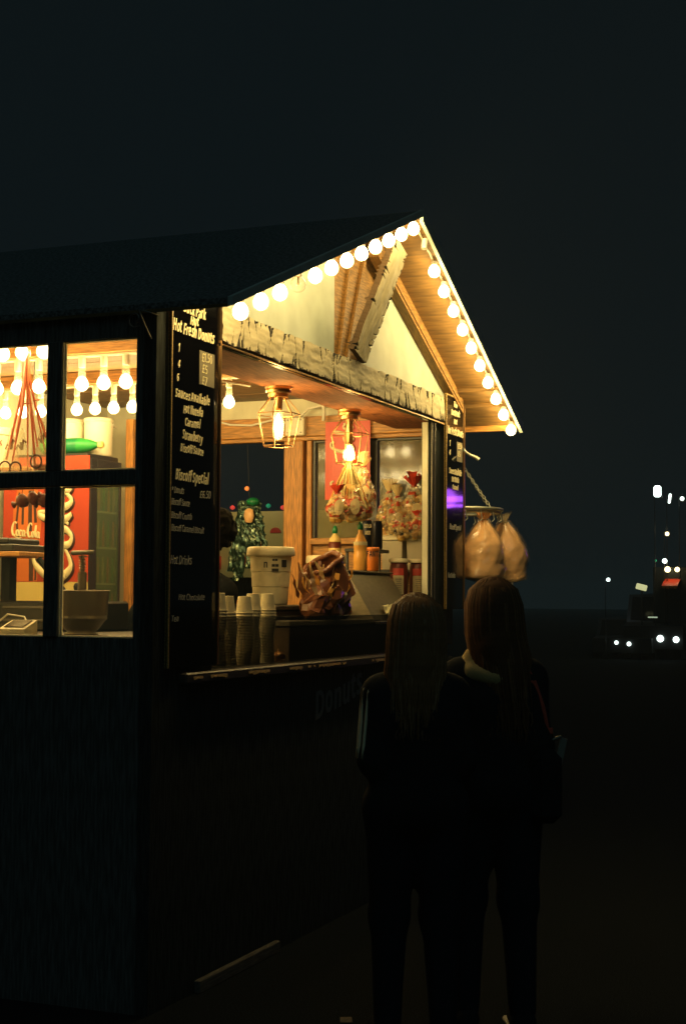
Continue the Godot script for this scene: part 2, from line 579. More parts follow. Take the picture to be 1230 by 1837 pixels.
func slab(length: float, height: float, thick: float, nx: int, ny: int, slits: int, seed_: int, fine := 1.0) -> SurfaceTool:
	# a waney slab of wood with the bark still in its edge and in cuts that run in from the edges
	var g := RandomNumberGenerator.new()
	g.seed = seed_
	var n := FastNoiseLite.new()
	n.seed = seed_
	n.frequency = 3.0
	var dep := PackedFloat32Array()
	var dark := PackedFloat32Array()
	dep.resize((nx + 1) * (ny + 1))
	dark.resize((nx + 1) * (ny + 1))
	for j in ny + 1:
		for i in nx + 1:
			var x := length * i / nx
			var y := height * j / ny
			dep[j * (nx + 1) + i] = n.get_noise_2d(x * 1.2, y * 5.0) * 0.006 + n.get_noise_2d(x * 5.0 + 50.0, y * 16.0) * 0.0008
	for s in slits:
		var top := g.randf() < 0.5
		var x0 := g.randf() * length
		var len := g.randf_range(0.03, 0.095) * height / 0.14 * fine
		var w := g.randf_range(0.012, 0.030) * fine
		var lean := g.randf_range(-0.55, 0.35)
		if s % 3 == 0:
			len *= 0.45
			w *= 0.8
		var i0 := maxi(0, int((x0 - len - w) / length * nx))
		var i1 := mini(nx, int((x0 + len + w) / length * nx) + 1)
		for j in ny + 1:
			var y := height * j / ny
			var t := (height - y if top else y) / len
			if t > 1.0:
				continue
			var hw := w * 0.5 * (1.0 - t) + 0.0008
			for i in range(i0, i1 + 1):
				var dx := absf(length * i / nx - x0 - lean * t * len)
				if dx < hw:
					var q := j * (nx + 1) + i
					dep[q] -= 0.016 * (1.0 - dx / hw)
					dark[q] = 1.0
	var st := S(true)
	var pos := []
	for j in ny + 1:
		for i in nx + 1:
			var q := j * (nx + 1) + i
			var x := length * i / nx
			var v := float(j) / ny
			var lo := n.get_noise_2d(x * 2.0, 90.0) * 0.012 + n.get_noise_2d(x * 16.0, 70.0) * 0.003
			var hi := height + n.get_noise_2d(x * 2.0, 20.0) * 0.010 + n.get_noise_2d(x * 12.0, 40.0) * 0.002
			pos.append(v3(x, lerpf(lo, hi, v), dep[q]))
			if v < 0.05 and n.get_noise_2d(x * 11.0, 33.0) > 0.05:
				dark[q] = 1.0
	var col := func(q: int) -> Color:
		var tone := 0.5 + 0.5 * n.get_noise_2d(pos[q].x * 1.5, pos[q].y * 9.0)
		var c := Color(0.52, 0.46, 0.29).lerp(Color(0.62, 0.56, 0.38), tone)
		return c.lerp(Color(0.018, 0.014, 0.010), dark[q])
	for j in ny:
		for i in nx:
			var a := j * (nx + 1) + i
			var c4 := [a, a + 1, a + nx + 2, a, a + nx + 2, a + nx + 1]
			for k in [0, 2, 1, 3, 5, 4]:
				st.set_color(col.call(c4[k]))
				st.add_vertex(pos[c4[k]])
	st.set_color(Color(0.10, 0.06, 0.03))
	st.set_smooth_group(-1)
	var back := v3(0, 0, -thick)
	for i in nx:
		quad(st, pos[i] + back, pos[i + 1] + back, pos[i + 1], pos[i])
		var b := ny * (nx + 1) + i
		quad(st, pos[b], pos[b + 1], pos[b + 1] + back, pos[b] + back)
	for j in ny:
		var a := j * (nx + 1)
		quad(st, pos[a] + back, pos[a], pos[a + nx + 1], pos[a + nx + 1] + back)
		quad(st, pos[a + nx], pos[a + nx] + back, pos[a + 2 * nx + 1] + back, pos[a + 2 * nx + 1])
	quad(st, v3(length, 0, -thick), v3(0, 0, -thick), v3(0, height, -thick), v3(length, height, -thick))
	return st

func hut() -> void:
	var h := thing("wooden_hut", "small dark timber food hut with a lit gable, open serving hatch and side window", "hut")
	# roof: two slabs, felted on top, ply below
	for side in 2:
		var e: Vector2 = EAVE_A if side == 0 else EAVE_B
		var st := S()
		prism(st, [v3(e.x, e.y, -2.44), v3(APEX.x, APEX.y, -2.44), v3(APEX.x, APEX.y - 0.022, -2.44), v3(e.x, e.y - 0.022, -2.44)], v3(0, 0, 2.75))
		var roof := obj("roof", st, M.roof_felt, h)
		st = S()
		prism(st, [v3(e.x, e.y - 0.0225, -2.44), v3(APEX.x, APEX.y - 0.0225, -2.44), v3(APEX.x, APEX.y - 0.036, -2.44), v3(e.x, e.y - 0.036, -2.44)], v3(0, 0, 2.75))
		obj("soffit", st, M.ply_soffit, roof)
		st = S()
		var tall := 0.032 if side == 0 else 0.055
		prism(st, [v3(e.x, e.y + 0.003, 0.3105), v3(APEX.x, APEX.y + 0.003, 0.3105), v3(APEX.x, APEX.y - tall, 0.3105), v3(e.x, e.y - tall, 0.3105)], v3(0, 0, 0.02))
		obj("bargeboard", st, M.cream_panel, roof)
	# battens under the overhang on the far slope
	for k in 2:
		var st := S()
		var x := 3.60 + 0.16 * k
		var y := roof_y(x) - 0.036
		prism(st, [v3(x, y, 0.0), v3(x + 0.05, roof_y(x + 0.05) - 0.036, 0.0), v3(x + 0.05, roof_y(x + 0.05) - 0.06, 0.0), v3(x, y - 0.024, 0.0)], v3(0, 0, 0.305))
		obj("batten", st, M.ply_soffit, h)
	# eave boards on the far side
	var lo := S()
	span(lo, v3(4.0, 2.615, -2.44), v3(4.02, 2.70, 0.305), 0.003)
	obj("eave_board", lo, M.pine_z, h)
	lo = S()
	span(lo, v3(3.965, 2.703, -2.44), v3(3.985, 2.69 + 0.025, 0.3), 0.002)
	span(lo, v3(3.94, 2.7, 0.0), v3(3.96, 2.72, 0.3), 0.002)
	obj("eave_board", lo, M.pine_z, h)
	# gable infill: two cream panels with a plywood bay between them
	var st := S()
	var x0 := 0.24
	prism(st, [v3(x0, 2.72, -0.03), v3(1.785, 2.72, -0.03), v3(1.785, roof_y(1.785) - 0.038, -0.03), v3(x0, roof_y(x0) - 0.038, -0.03)], v3(0, 0, 0.02))
	obj("gable_panel", st, M.cream_panel, h)
	st = S()
	prism(st, [v3(1.70, 2.72, -0.062), v3(2.62, 2.72, -0.062), v3(2.62, roof_y(2.62) - 0.038, -0.062), v3(APEX.x, APEX.y - 0.038, -0.062), v3(1.70, roof_y(1.70) - 0.038, -0.062)], v3(0, 0, 0.015))
	obj("gable_panel", st, M.rafter, h)
	st = S()
	prism(st, [v3(2.12, 2.72, -0.03), v3(3.62, 2.72, -0.03), v3(3.62, 2.72, -0.03) + v3(0, 0.05, 0), v3(2.52, 3.25, -0.03), v3(2.44, 3.25, -0.03)], v3(0, 0, 0.02))
	obj("gable_panel", st, M.cream_panel, h)
	for k in [[2.00, 2.72, 2.26, 3.34, 0.035], [1.90, 2.72, 2.08, 3.40, 0.012]]:
		st = S()
		var d := v3(k[2] - k[0], k[3] - k[1], 0)
		box(st, v3((k[0] + k[2]) * 0.5, (k[1] + k[3]) * 0.5, -0.038), v3(k[4], d.length(), 0.016), 0.002, Basis(Vector3.FORWARD, atan2(d.x, d.y)))
		obj("batten", st, M.rafter, h)
	# rafter along the far slope, with a bead
	st = S()
	prism(st, [v3(2.25, 3.27 + 0.444 * 0.18, -0.008), v3(3.72, 3.27 - 0.444 * 1.29, -0.008), v3(3.72, roof_y(3.72) - 0.038, -0.008), v3(2.25, roof_y(2.25) - 0.038, -0.008)], v3(0, 0, 0.055))
	obj("rafter", st, M.rafter, h)
	st = S()
	tube(st, [v3(2.30, 3.27 + 0.444 * 0.13 + 0.025, 0.05), v3(3.70, 3.27 - 0.444 * 1.27 + 0.025, 0.05)], 0.007, 8)
	obj("bead", st, M.rafter, h)
	# the waney beam over the hatch and the strut that carries the ridge
	var beam := obj("beam", slab(3.05, 0.142, 0.03, 700, 26, 95, 5), M.slab_wood, h)
	beam.position = v3(0.49, 2.614, 0.032)
	var strut := obj("strut", slab(0.64, 0.165, 0.035, 240, 52, 30, 12, 0.55), M.slab_wood, h)
	var ax := v3(0.19, 0.6, 0.155).normalized()
	var az := (v3(0, 0, 1) - ax * ax.z).normalized()
	strut.transform = Transform3D(Basis(ax, az.cross(ax), az), v3(2.045, 2.75, 0.06))
	st = S()
	span(st, v3(0.49, 2.591, -0.004), v3(3.5, 2.607, 0.026), 0.003)
	obj("shutter_track", st, M.black_gloss, h)
	st = S()
	span(st, v3(0.49, 2.594, 0.0275), v3(3.5, 2.600, 0.034), 0.001)
	obj("shutter_track", st, M.copper, h)
	st = S()
	span(st, v3(0.49, 2.592, -0.31), v3(3.5, 2.612, -0.005), 0.003)
	obj("lintel_board", st, M.red_plank, h)
	st = S()
	span(st, v3(0.49, 2.612, -0.33), v3(3.5, 2.82, -0.312))
	obj("lintel_board", st, M.red_plank, h)
	# gable wall beside and below the hatch
	st = S()
	span(st, v3(-0.0, 0.0, -0.055), v3(0.485, 2.66, 0.0))
	obj("wall", st, M.black_timber, h)
	st = S()
	span(st, v3(0.061, 0.3, -0.062), v3(0.485, 2.66, -0.056))
	obj("wall_lining", st, M.cream_wall, h)
	st = S()
	span(st, v3(0.485, 0.0, -0.05), v3(3.66, 1.215, -0.001))
	obj("wall", st, M.black_timber, h)
	# hatch post with its shutter tracks
	st = S()
	span(st, v3(3.222, 1.29, -0.05), v3(3.66, 2.60, 0.0), 0.002)
	var post := obj("post", st, M.black_timber, h)
	st = S()
	span(st, v3(3.213, 1.29, -0.044), v3(3.2215, 2.59, -0.008), 0.002)
	obj("post_lining", st, M.cream_wall, post)
	for x in [3.235, 3.285]:
		st = S()
		span(st, v3(x, 1.29, 0.001), v3(x + 0.012, 2.59, 0.012), 0.002)
		obj("track", st, M.iron, post)
	# serving counter with a ragged gilt edging
	st = S()
	span(st, v3(0.2, 1.22, -0.42), v3(3.34, 1.262, 0.04), 0.006)
	obj("counter", st, M.counter, h)
	st = S()
	var n := FastNoiseLite.new()
	n.seed = 77
	n.frequency = 2.4
	for i in 300:
		var xa := 0.25 + 2.6 * i / 300.0
		var xb := 0.25 + 2.6 * (i + 1) / 300.0
		var ya := 1.240 - absf(n.get_noise_1d(xa * 6.0)) * 0.016
		var yb := 1.240 - absf(n.get_noise_1d(xb * 6.0)) * 0.016
		if n.get_noise_1d(xa * 2.2 + 40.0) < 0.02 * xa - 0.06:
			continue
		quad(st, v3(xa, ya, 0.046), v3(xb, yb, 0.046), v3(xb, 1.247, 0.044), v3(xa, 1.247, 0.044))
		quad(st, v3(xa, 1.247, 0.044), v3(xb, 1.247, 0.044), v3(xb, 1.247, 0.041), v3(xa, 1.247, 0.041))
		quad(st, v3(xa, ya, 0.041), v3(xb, yb, 0.041), v3(xb, yb, 0.046), v3(xa, ya, 0.046))
	obj("counter_edging", st, M.trim_gold, h)
	# base board at the foot of the gable
	st = S()
	span(st, v3(0.36, 0.0, 0.002), v3(1.12, 0.05, 0.03), 0.004)
	obj("base_board", st, M.ground_board, h)
	# painted words on the dark front below the counter
	st = S()
	words(st, "Donuts", bold, 0.13, Transform3D(Basis(Vector3.BACK, 0.16), v3(1.85, 0.98, 0.002)), 0.003, 0.2, 0.05)
	obj("lettering", st, M.front_paint, h, false)
	window_wall(h)
	far_wall(h)
	# floor, back wall, ceiling
	st = S()
	span(st, v3(0.032, 0.24, -2.40), v3(3.625, 0.3, -0.057))
	obj("floor", st, M.dark_floor, h)
	st = S()
	span(st, v3(0.0, 0.0, -2.44), v3(3.66, 2.7, -2.415))
	obj("wall", st, M.black_timber, h)
	st = S()
	span(st, v3(0.061, 0.3, -2.414), v3(3.6, 2.82, -2.40))
	obj("wall_lining", st, M.cream_wall, h)
	st = S()
	span(st, v3(0.50, 2.86, -2.41), v3(3.58, 2.865, -0.07))
	var ceil := obj("ceiling", st, M.ceiling_0, h)
	for i in range(3, 25):
		st = S()
		span(st, v3(0.062 + i * 0.1415, 2.82 + rng.randf() * 0.004, -2.40), v3(0.062 + i * 0.1415 + 0.138, 2.835, -0.335), 0.003)
		obj("plank", st, M["ceiling_%d" % rng.randi_range(0, 2)], ceil)
	for x in [0.30, 1.0, 2.2]:
		st = S()
		span(st, v3(x - 0.03, 2.69 if x < 2 else 2.75, -2.40), v3(x + 0.03, 2.75 if x < 0.5 else 2.82, -0.62), 0.003)
		obj("joist", st, M.pine_z, h)
		st = S()
		span(st, v3(x - 0.014, (2.69 if x < 2 else 2.75) - 0.012, -2.40), v3(x + 0.014, (2.69 if x < 2 else 2.75) - 0.001, -0.66), 0.002)
		obj("lamp_strip", st, M.white_plastic, h)
	# surface conduit across the ceiling
	st = S()
	tube(st, [v3(1.25, 2.805, -0.95), v3(0.62, 2.805, -0.36)], 0.011, 8)
	obj("conduit", st, M.cable_white, h)
	st = S()
	tube(st, [v3(1.20, 2.60, -0.50), v3(1.5, 2.585, -0.33)], 0.008, 8)
	obj("conduit", st, M.cable_white, h)

func window_wall(h: Node3D) -> void:
	var parts := [
		[v3(0, 2.555, -2.42), v3(0.03, 2.665, -0.056)], [v3(0, 0.0, -2.42), v3(0.03, 1.40, -0.056)],
		[v3(0, 1.40, -0.086), v3(0.03, 2.555, -0.056)], [v3(0, 1.40, -2.42), v3(0.03, 2.555, -0.815)]]
	for p in parts:
		var st := S()
		span(st, p[0], p[1])
		obj("wall", st, M.side_timber, h)
		st = S()
		var top: float = 2.655 if p[1].y > 2.6 else p[1].y
		span(st, v3(0.031, maxf(p[0].y, 0.3), p[0].z), v3(0.06, top, p[1].z))
		obj("wall_lining", st, M.cream_wall, h)
	# window of two by two panes: frame, glazing bars, panes
	var w := Node3D.new()
	w.name = "window"
	h.add_child(w, true)
	var st := S()
	span(st, v3(-0.010, 1.985, -0.815), v3(0.004, 2.045, -0.086), 0.003)
	obj("glazing_bar", st, M.side_timber, w)
	st = S()
	span(st, v3(-0.010, 1.40, -0.483), v3(0.004, 1.984, -0.416), 0.003)
	span(st, v3(-0.010, 2.046, -0.483), v3(0.004, 2.555, -0.416), 0.003)
	obj("glazing_bar", st, M.side_timber, w)
	st = S()
	span(st, v3(0.0045, 1.986, -0.815), v3(0.026, 2.044, -0.086), 0.002)
	obj("bar_lining", st, M.cream_wall, w)
	st = S()
	span(st, v3(0.0045, 1.40, -0.482), v3(0.026, 1.984, -0.417), 0.002)
	span(st, v3(0.0045, 2.046, -0.482), v3(0.026, 2.555, -0.417), 0.002)
	obj("bar_lining", st, M.cream_wall, w)
	for z in [[-0.416, -0.086], [-0.815, -0.483]]:
		for y in [[1.40, 1.985], [2.045, 2.555]]:
			st = S()
			span(st, v3(0.009, y[0], z[0]), v3(0.012, y[1], z[1]))
			obj("pane", st, M.window_glass, w)
			st = S()
			span(st, v3(0.0125, y[0], z[0]), v3(0.020, y[0] + 0.007, z[1]), 0.001)
			span(st, v3(0.0125, y[1] - 0.007, z[0]), v3(0.020, y[1], z[1]), 0.001)
			span(st, v3(0.0125, y[0] + 0.007, z[0]), v3(0.020, y[1] - 0.007, z[0] + 0.007), 0.001)
			span(st, v3(0.0125, y[0] + 0.007, z[1] - 0.007), v3(0.020, y[1] - 0.007, z[1]), 0.001)
			obj("putty_line", st, M.cream_wall, w)
	# sill board inside
	st = S()
	span(st, v3(0.061, 1.375, -0.92), v3(0.72, 1.397, -0.07), 0.003)
	obj("sill", st, M.counter, h)

func far_wall(h: Node3D) -> void:
	# lining inside, dark boards outside; an open hatch, a post and a fixed pane
	var inner := [
		[v3(3.60, 2.70, -2.40), v3(3.63, 2.82, -0.05), "cream_wall"],
		[v3(3.60, 0.3, -2.40), v3(3.63, 2.70, -1.60), "cream_wall"],
		[v3(3.60, 0.3, -1.60), v3(3.63, 1.52, -0.05), "pine_z"],
		[v3(3.60, 1.52, -0.90), v3(3.63, 1.90, -0.05), "pine_z"]]
	for p in inner:
		var st := S()
		span(st, p[0], p[1])
		obj("wall_lining", st, M[p[2]], h)
	var outer := [
		[v3(3.631, 2.58, -2.42), v3(3.66, 2.72, -0.051)], [v3(3.631, 0.0, -2.42), v3(3.66, 2.58, -1.60)],
		[v3(3.631, 0.0, -1.60), v3(3.66, 1.52, -0.051)], [v3(3.631, 1.52, -0.90), v3(3.66, 1.90, -0.051)]]
	for p in outer:
		var st := S()
		span(st, p[0], p[1])
		obj("wall", st, M.black_timber, h)
	var st := S()
	span(st, v3(3.55, 2.575, -1.62), v3(3.599, 2.70, -0.06), 0.004)
	obj("header", st, M.pine_z, h)
	st = S()
	span(st, v3(3.565, 2.55, -1.62), v3(3.63, 2.574, -0.06), 0.003)
	obj("header", st, M.pine_z, h)
	st = S()
	span(st, v3(3.56, 1.5, -1.085), v3(3.66, 2.549, -0.955), 0.004)
	var post := obj("post", st, M.pine_y, h)
	st = S()
	span(st, v3(3.572, 1.5, -0.935), v3(3.66, 2.549, -0.900), 0.004)
	obj("post_bead", st, M.pine_y, post)
	st = S()
	span(st, v3(3.555, 1.895, -0.9), v3(3.66, 1.935, -0.06), 0.004)
	obj("sill", st, M.pine_z, h)
	st = S()
	span(st, v3(3.58, 1.52, -1.60), v3(3.67, 1.55, -1.085), 0.004)
	obj("sill", st, M.pine_z, h)
	# the fixed pane in its dark frame
	var w := Node3D.new()
	w.name = "window"
	h.add_child(w, true)
	st = S()
	for p in [[v3(3.59, 1.936, -0.899), v3(3.64, 2.549, -0.880)], [v3(3.59, 1.936, -0.13), v3(3.64, 2.549, -0.11)], [v3(3.59, 1.936, -0.535), v3(3.64, 2.549, -0.465)], [v3(3.59, 2.535, -0.88), v3(3.64, 2.549, -0.13)]]:
		span(st, p[0], p[1], 0.002)
	obj("sash", st, M.black_metal, w)
	for z in [[-0.88, -0.535], [-0.465, -0.13]]:
		st = S()
		span(st, v3(3.612, 1.936, z[0]), v3(3.616, 2.535, z[1]))
		obj("pane", st, M.dusty_glass, w)

# ------------------------------------------------------------------ menu boards
func menu_boards() -> void:
	board(v3(0.287, 0, 0.014), 0.425, 1.285, 2.80, "tall glossy black doughnut menu board beside the serving hatch, cut off by the eave", 1.0)
	board(v3(3.585, 0, 0.032), 0.365, 1.50, 2.775, "narrow see-through smoked menu board on the hatch post beside the candyfloss bags", 0.88)

func board(at: Vector3, wide: float, y0: float, y1: float, label: String, k: float) -> void:
	var b := thing("menu_board", label, "menu board", at)
	var st := S()
	prism(st, [v3(-wide / 2, y0, 0), v3(wide / 2, y0, 0), v3(wide / 2, y1, 0), v3(-wide / 2, y1 if k < 1.0 else y1 - 0.135, 0)], v3(0, 0, 0.006))
	obj("sheet", st, M.smoked_acrylic, b)
	for s in [-1, 1]:
		st = S()
		span(st, v3(s * (wide / 2 - 0.004) - 0.004, y0, -0.004), v3(s * (wide / 2 - 0.004) + 0.004, y1 if k < 1.0 or s > 0 else y1 - 0.135, 0.012), 0.001)
		obj("edge_strip", st, M.copper if s > 0 else M.trim_gold, b)
	if k < 1.0:
		st = S()
		span(st, v3(-wide / 2, y1 - 0.001, -0.004), v3(wide / 2, y1 + 0.008, 0.012), 0.001)
		obj("edge_strip", st, M.trim_gold, b)
	# text, x, middle height, capital height, width
	var rows := [
		["Duck Park", -0.027, 2.694, 0.042, 0.19], ["Hut", -0.027, 2.655, 0.038, 0.075], ["Hot Fresh Donuts", -0.028, 2.610, 0.046, 0.352],
		["1", -0.152, 2.527, 0.034, 0.016], ["4", -0.152, 2.468, 0.034, 0.018], ["6", -0.157, 2.412, 0.032, 0.018],
		["Sauces Available", -0.032, 2.348, 0.036, 0.288], ["Hot Nutella", -0.030, 2.294, 0.034, 0.165], ["Caramel", -0.032, 2.245, 0.034, 0.130], ["Strawberry", -0.032, 2.190, 0.035, 0.166], ["Biscoff Sauce", -0.034, 2.139, 0.033, 0.195],
		["Biscoff Special", -0.030, 2.030, 0.042, 0.28]]
	var small := [
		["* Donuts", -0.146, 1.970, 0.024, 0.10], ["£6.50", 0.082, 1.968, 0.028, 0.09], ["Biscoff Sauce", -0.122, 1.924, 0.024, 0.15], ["Biscoff Crumb", -0.112, 1.872, 0.024, 0.17], ["Biscoff Caramel Biscuit", -0.060, 1.823, 0.024, 0.27],
		["Hot Drinks", -0.112, 1.699, 0.032, 0.175], ["Hot Chocolate", -0.020, 1.556, 0.022, 0.22], ["Tea", -0.155, 1.474, 0.022, 0.06]]
	var prices := [["£1.50", 0.083, 2.521, 0.034, 0.085], ["£5", 0.066, 2.473, 0.034, 0.045], ["£7", 0.066, 2.426, 0.032, 0.045]]
	var patch := [0.089, 2.478, 0.130, 0.137]
	if k < 1.0:
		rows = [["The", 0.0, 2.732, 0.032, 0.07], ["Duck Park", 0.0, 2.682, 0.036, 0.17], ["Hut", 0.0, 2.632, 0.034, 0.07], ["Hot Fresh Donuts", 0.0, 2.568, 0.044, 0.31], ["1", -0.106, 2.490, 0.034, 0.018], ["4", -0.106, 2.435, 0.034, 0.018],
			["Sauces Available", 0.0, 2.326, 0.036, 0.24], ["Hot Nutella", 0.0, 2.279, 0.032, 0.14], ["Caramel", 0.0, 2.232, 0.030, 0.11]]
		small = [["Biscoff Special", 0.0, 1.99, 0.03, 0.22], ["Hot Drinks", -0.07, 1.70, 0.028, 0.14]]
		prices = [["£1.50", 0.085, 2.488, 0.03, 0.075], ["£5", 0.07, 2.44, 0.03, 0.04]]
		patch = [0.085, 2.455, 0.105, 0.12]
	st = S()
	for r in rows:
		words(st, r[0], bold, r[3], Transform3D(Basis(), v3(r[1], r[2] - 0.8 * r[3], 0.0075)), 0.002, 0.16, 0.08, 1.0, r[4])
	obj("lettering", st, M.letter_cream, b, false)
	st = S()
	for r in small:
		words(st, r[0], plain, r[3], Transform3D(Basis(), v3(r[1], r[2] - 0.8 * r[3], 0.0075)), 0.0015, 0.16, 0.06, 1.0, r[4])
	obj("small_lettering", st, M.letter_chalk, b, false)
	st = S()
	box(st, v3(patch[0], patch[1], 0.0068), v3(patch[2], patch[3], 0.0012))
	var tape := obj("price_patch", st, M.tape, b)
	st = S()
	for r in prices:
		words(st, r[0], plain, r[3], Transform3D(Basis(), v3(r[1], r[2] - 0.8 * r[3], 0.0085)), 0.002, 0.05, 0.08, 1.0, r[4])
	obj("lettering", st, M.letter_cream, tape, false)

# ------------------------------------------------------------------ light bulbs
func bulb(called: String, label: String, category: String, group: String, lit: bool, socket_h: float, drop: float, energy: float) -> Node3D:
	var b := thing(called, label, category, Vector3.ZERO, group)
	var st := S()
	lathe(st, [Vector2(0.0, -socket_h), Vector2(0.0155, -socket_h), Vector2(0.0165, -socket_h + 0.004), Vector2(0.0165, -0.006), Vector2(0.0135, 0.0), Vector2(0.0, 0.0)], 14, Transform3D(), [1, 4])
	obj("socket", st, M.porcelain, b)
	if drop <= 0.0:
		return b
	st = S(true)
	var r := 0.0335
	var prof := []
	for i in 15:
		var a := -PI / 2 + PI * 0.80 * i / 14.0
		prof.append(Vector2(maxf(cos(a) * r, 0.0), sin(a) * r - drop))
	prof.append(Vector2(0.0145, -socket_h + 0.004))
	lathe(st, prof, 18)
	obj("glass", st, M.bulb_glass, b)
	st = S(true)
	if lit:
		prof = []
		for i in 11:
			var a := -PI / 2 + PI * i / 10.0
			prof.append(Vector2(maxf(cos(a) * r * 0.9, 0.0), sin(a) * r * (0.92 if i < 5 else 1.15) - drop + 0.001))
		lathe(st, prof, 14)
		var g := obj("glow", st, M.bulb_glow, b)
		g.name = "filament_glow"
		var l := OmniLight3D.new()
		l.name = "bulb_light"
		l.light_color = lin(1.0, 0.69, 0.23)
		l.light_energy = energy
		l.light_size = 0.024
		l.omni_range = 12.0
		l.omni_attenuation = 2.0
		l.shadow_enabled = true
		l.position = v3(0, -drop, 0)
		b.add_child(l)
	else:
		tube(st, [v3(0, -socket_h, 0), v3(0, -drop + 0.004, 0)], 0.004, 6)
		tube(st, [v3(-0.009, -drop, 0), v3(-0.004, -drop + 0.01, 0.003), v3(0.004, -drop + 0.01, -0.003), v3(0.009, -drop, 0)], 0.0012, 5)
		obj("filament", st, M.copper, b)
	return b

func bulbs() -> void:
	var e := 0.088
	var names := "festoon bulbs along the gable edge"
	var proto: Node3D
	for i in 12:
		var x := 0.14 + 0.18 * i
		var at := v3(x, roof_y(x) - 0.034, 0.285)
		var label: String = "lit clear bulb, " + ORD[i] + " up from the eave above the tall menu board"
		if i == 3:
			var u := bulb("light_bulb", "unlit clear bulb among glowing ones on the gable slope above the menu board", "light bulb", names, false, 0.022, 0.056, 0.0)
			u.position = at
		elif proto == null:
			proto = bulb("light_bulb", label, "light bulb", names, true, 0.022, 0.056, e)
			proto.position = at
		else:
			copy(proto, at, label)
	for i in 10:
		var x := 2.45 + 0.166 * i
		copy(proto, v3(x, roof_y(x) - 0.05, 0.285), "lit clear bulb, " + ORD[i] + " down from the ridge towards the candyfloss")
	var empty := bulb("lamp_socket", "empty white lamp socket without a bulb just below the ridge of the gable", "lamp socket", "", false, 0.055, 0.0, 0.0)
	empty.position = v3(2.30, roof_y(2.30) - 0.034, 0.285)
	empty.rotation = Vector3(0, 0, -0.25)
	var st := S(true)
	var pts := []
	for i in 60:
		var x := 0.05 + 3.97 * i / 59.0
		pts.append(v3(x, roof_y(x) - 0.036 - 0.008 * absf(sin(i * 0.9)), 0.275))
	tube(st, pts, 0.006, 6)
	var cab := obj("festoon_cable", st, M.cable_white)
	tag(cab, "white cable that feeds the bulbs along the lit gable edge", "cable")
	# rows inside, hung from strips under the joists
	var rows := [[0.30, 2.678, -0.705, 0.104, 9, 0.045, 0.098, "near the side window"], [1.0, 2.678, -0.724, 0.1185, 13, 0.048, 0.128, "across the hut middle"], [2.2, 2.738, -0.793, 0.1195, 13, 0.048, 0.128, "in front of the far wall"]]
	for r in rows:
		var p: Node3D
		for i in int(r[4]):
			var at := v3(r[0], r[1], r[2] - r[3] * i)
			var label: String = "lit pendant bulb, " + ORD[i] + " from the hatch in the row " + r[7]
			if p == null:
				p = bulb("pendant_bulb", label, "light bulb", "rows of bulbs under the hut ceiling", true, r[5], r[6], 0.10)
				p.position = at
			else:
				copy(p, at, label)

func cage_lamps() -> void:
	var i := 0
	for at in [v3(1.645, 2.592, -0.245), v3(2.576, 2.592, -0.245)]:
		var c := thing("cage_lamp", ["copper wire cage lamp with a long filament bulb, above the white tub", "copper wire cage lamp in front of the red poster, a bunch of straws below it"][i], "lamp", at, "copper cage lamps under the lintel")
		var st := S()
		lathe(st, [Vector2(0, -0.052), Vector2(0.05, -0.052), Vector2(0.05, -0.034), Vector2(0.062, -0.032), Vector2(0.064, -0.020), Vector2(0.060, -0.016), Vector2(0.064, -0.012), Vector2(0.064, 0.0)], 24, Transform3D(), [1, 2, 3, 4, 5, 6])
		obj("cap", st, M.copper, c)
		var n := 7
		for k in n:
			st = S()
			var a := TAU * (k + 0.3) / n
			var d := v3(cos(a), 0, sin(a))
			tube(st, [d * 0.042 + v3(0, -0.05, 0), d * 0.108 + v3(0, -0.135, 0), d * 0.076 + v3(0, -0.292, 0)], 0.0028, 6)
			obj("cage_wire", st, M.copper, c)
		for q in [[0.108, -0.135], [0.076, -0.292]]:
			st = S()
			var pts := []
			for k in n + 1:
				var a := TAU * (k + 0.3) / n
				pts.append(v3(cos(a) * q[0], q[1], sin(a) * q[0]))
			tube(st, pts, 0.0028, 6, false)
			obj("cage_ring", st, M.copper, c)
		var low := 0.0 if i == 0 else -0.075
		st = S()
		lathe(st, [Vector2(0, -0.115 + low), Vector2(0.017, -0.115 + low), Vector2(0.021, -0.10 + low), Vector2(0.021, -0.052)], 14, Transform3D(), [1])
		obj("lamp_holder", st, M.copper, c)
		var b := Node3D.new()
		b.name = "bulb"
		c.add_child(b, true)
		st = S(true)
		lathe(st, [Vector2(0, -0.262 + low), Vector2(0.016, -0.258 + low), Vector2(0.025, -0.245 + low), Vector2(0.028, -0.215 + low), Vector2(0.026, -0.16 + low), Vector2(0.017, -0.115 + low)] if i == 0 else
			[Vector2(0, -0.285), Vector2(0.018, -0.281), Vector2(0.03, -0.268), Vector2(0.034, -0.248), Vector2(0.030, -0.225), Vector2(0.017, -0.19)], 18)
		obj("bulb_glass", st, M.bulb_glass, b)
		st = S(true)
		if i == 0:
			lathe(st, [Vector2(0, -0.245), Vector2(0.012, -0.238), Vector2(0.017, -0.215), Vector2(0.015, -0.165), Vector2(0.006, -0.135), Vector2(0, -0.13)], 14)
		else:
			lathe(st, [Vector2(0, -0.276), Vector2(0.017, -0.27), Vector2(0.025, -0.25), Vector2(0.02, -0.225), Vector2(0.006, -0.2), Vector2(0, -0.198)], 14)
		obj("filament_glow", st, M.bulb_glow, b)
		var l := OmniLight3D.new()
		l.name = "lamp_light"
		l.light_color = lin(1.0, 0.66, 0.20)
		l.light_energy = 0.24
		l.light_size = 0.02
		l.omni_range = 12.0
		l.omni_attenuation = 2.0
		l.shadow_enabled = true
		l.position = v3(0, -0.20 if i == 0 else -0.25, 0)
		c.add_child(l)
		i += 1

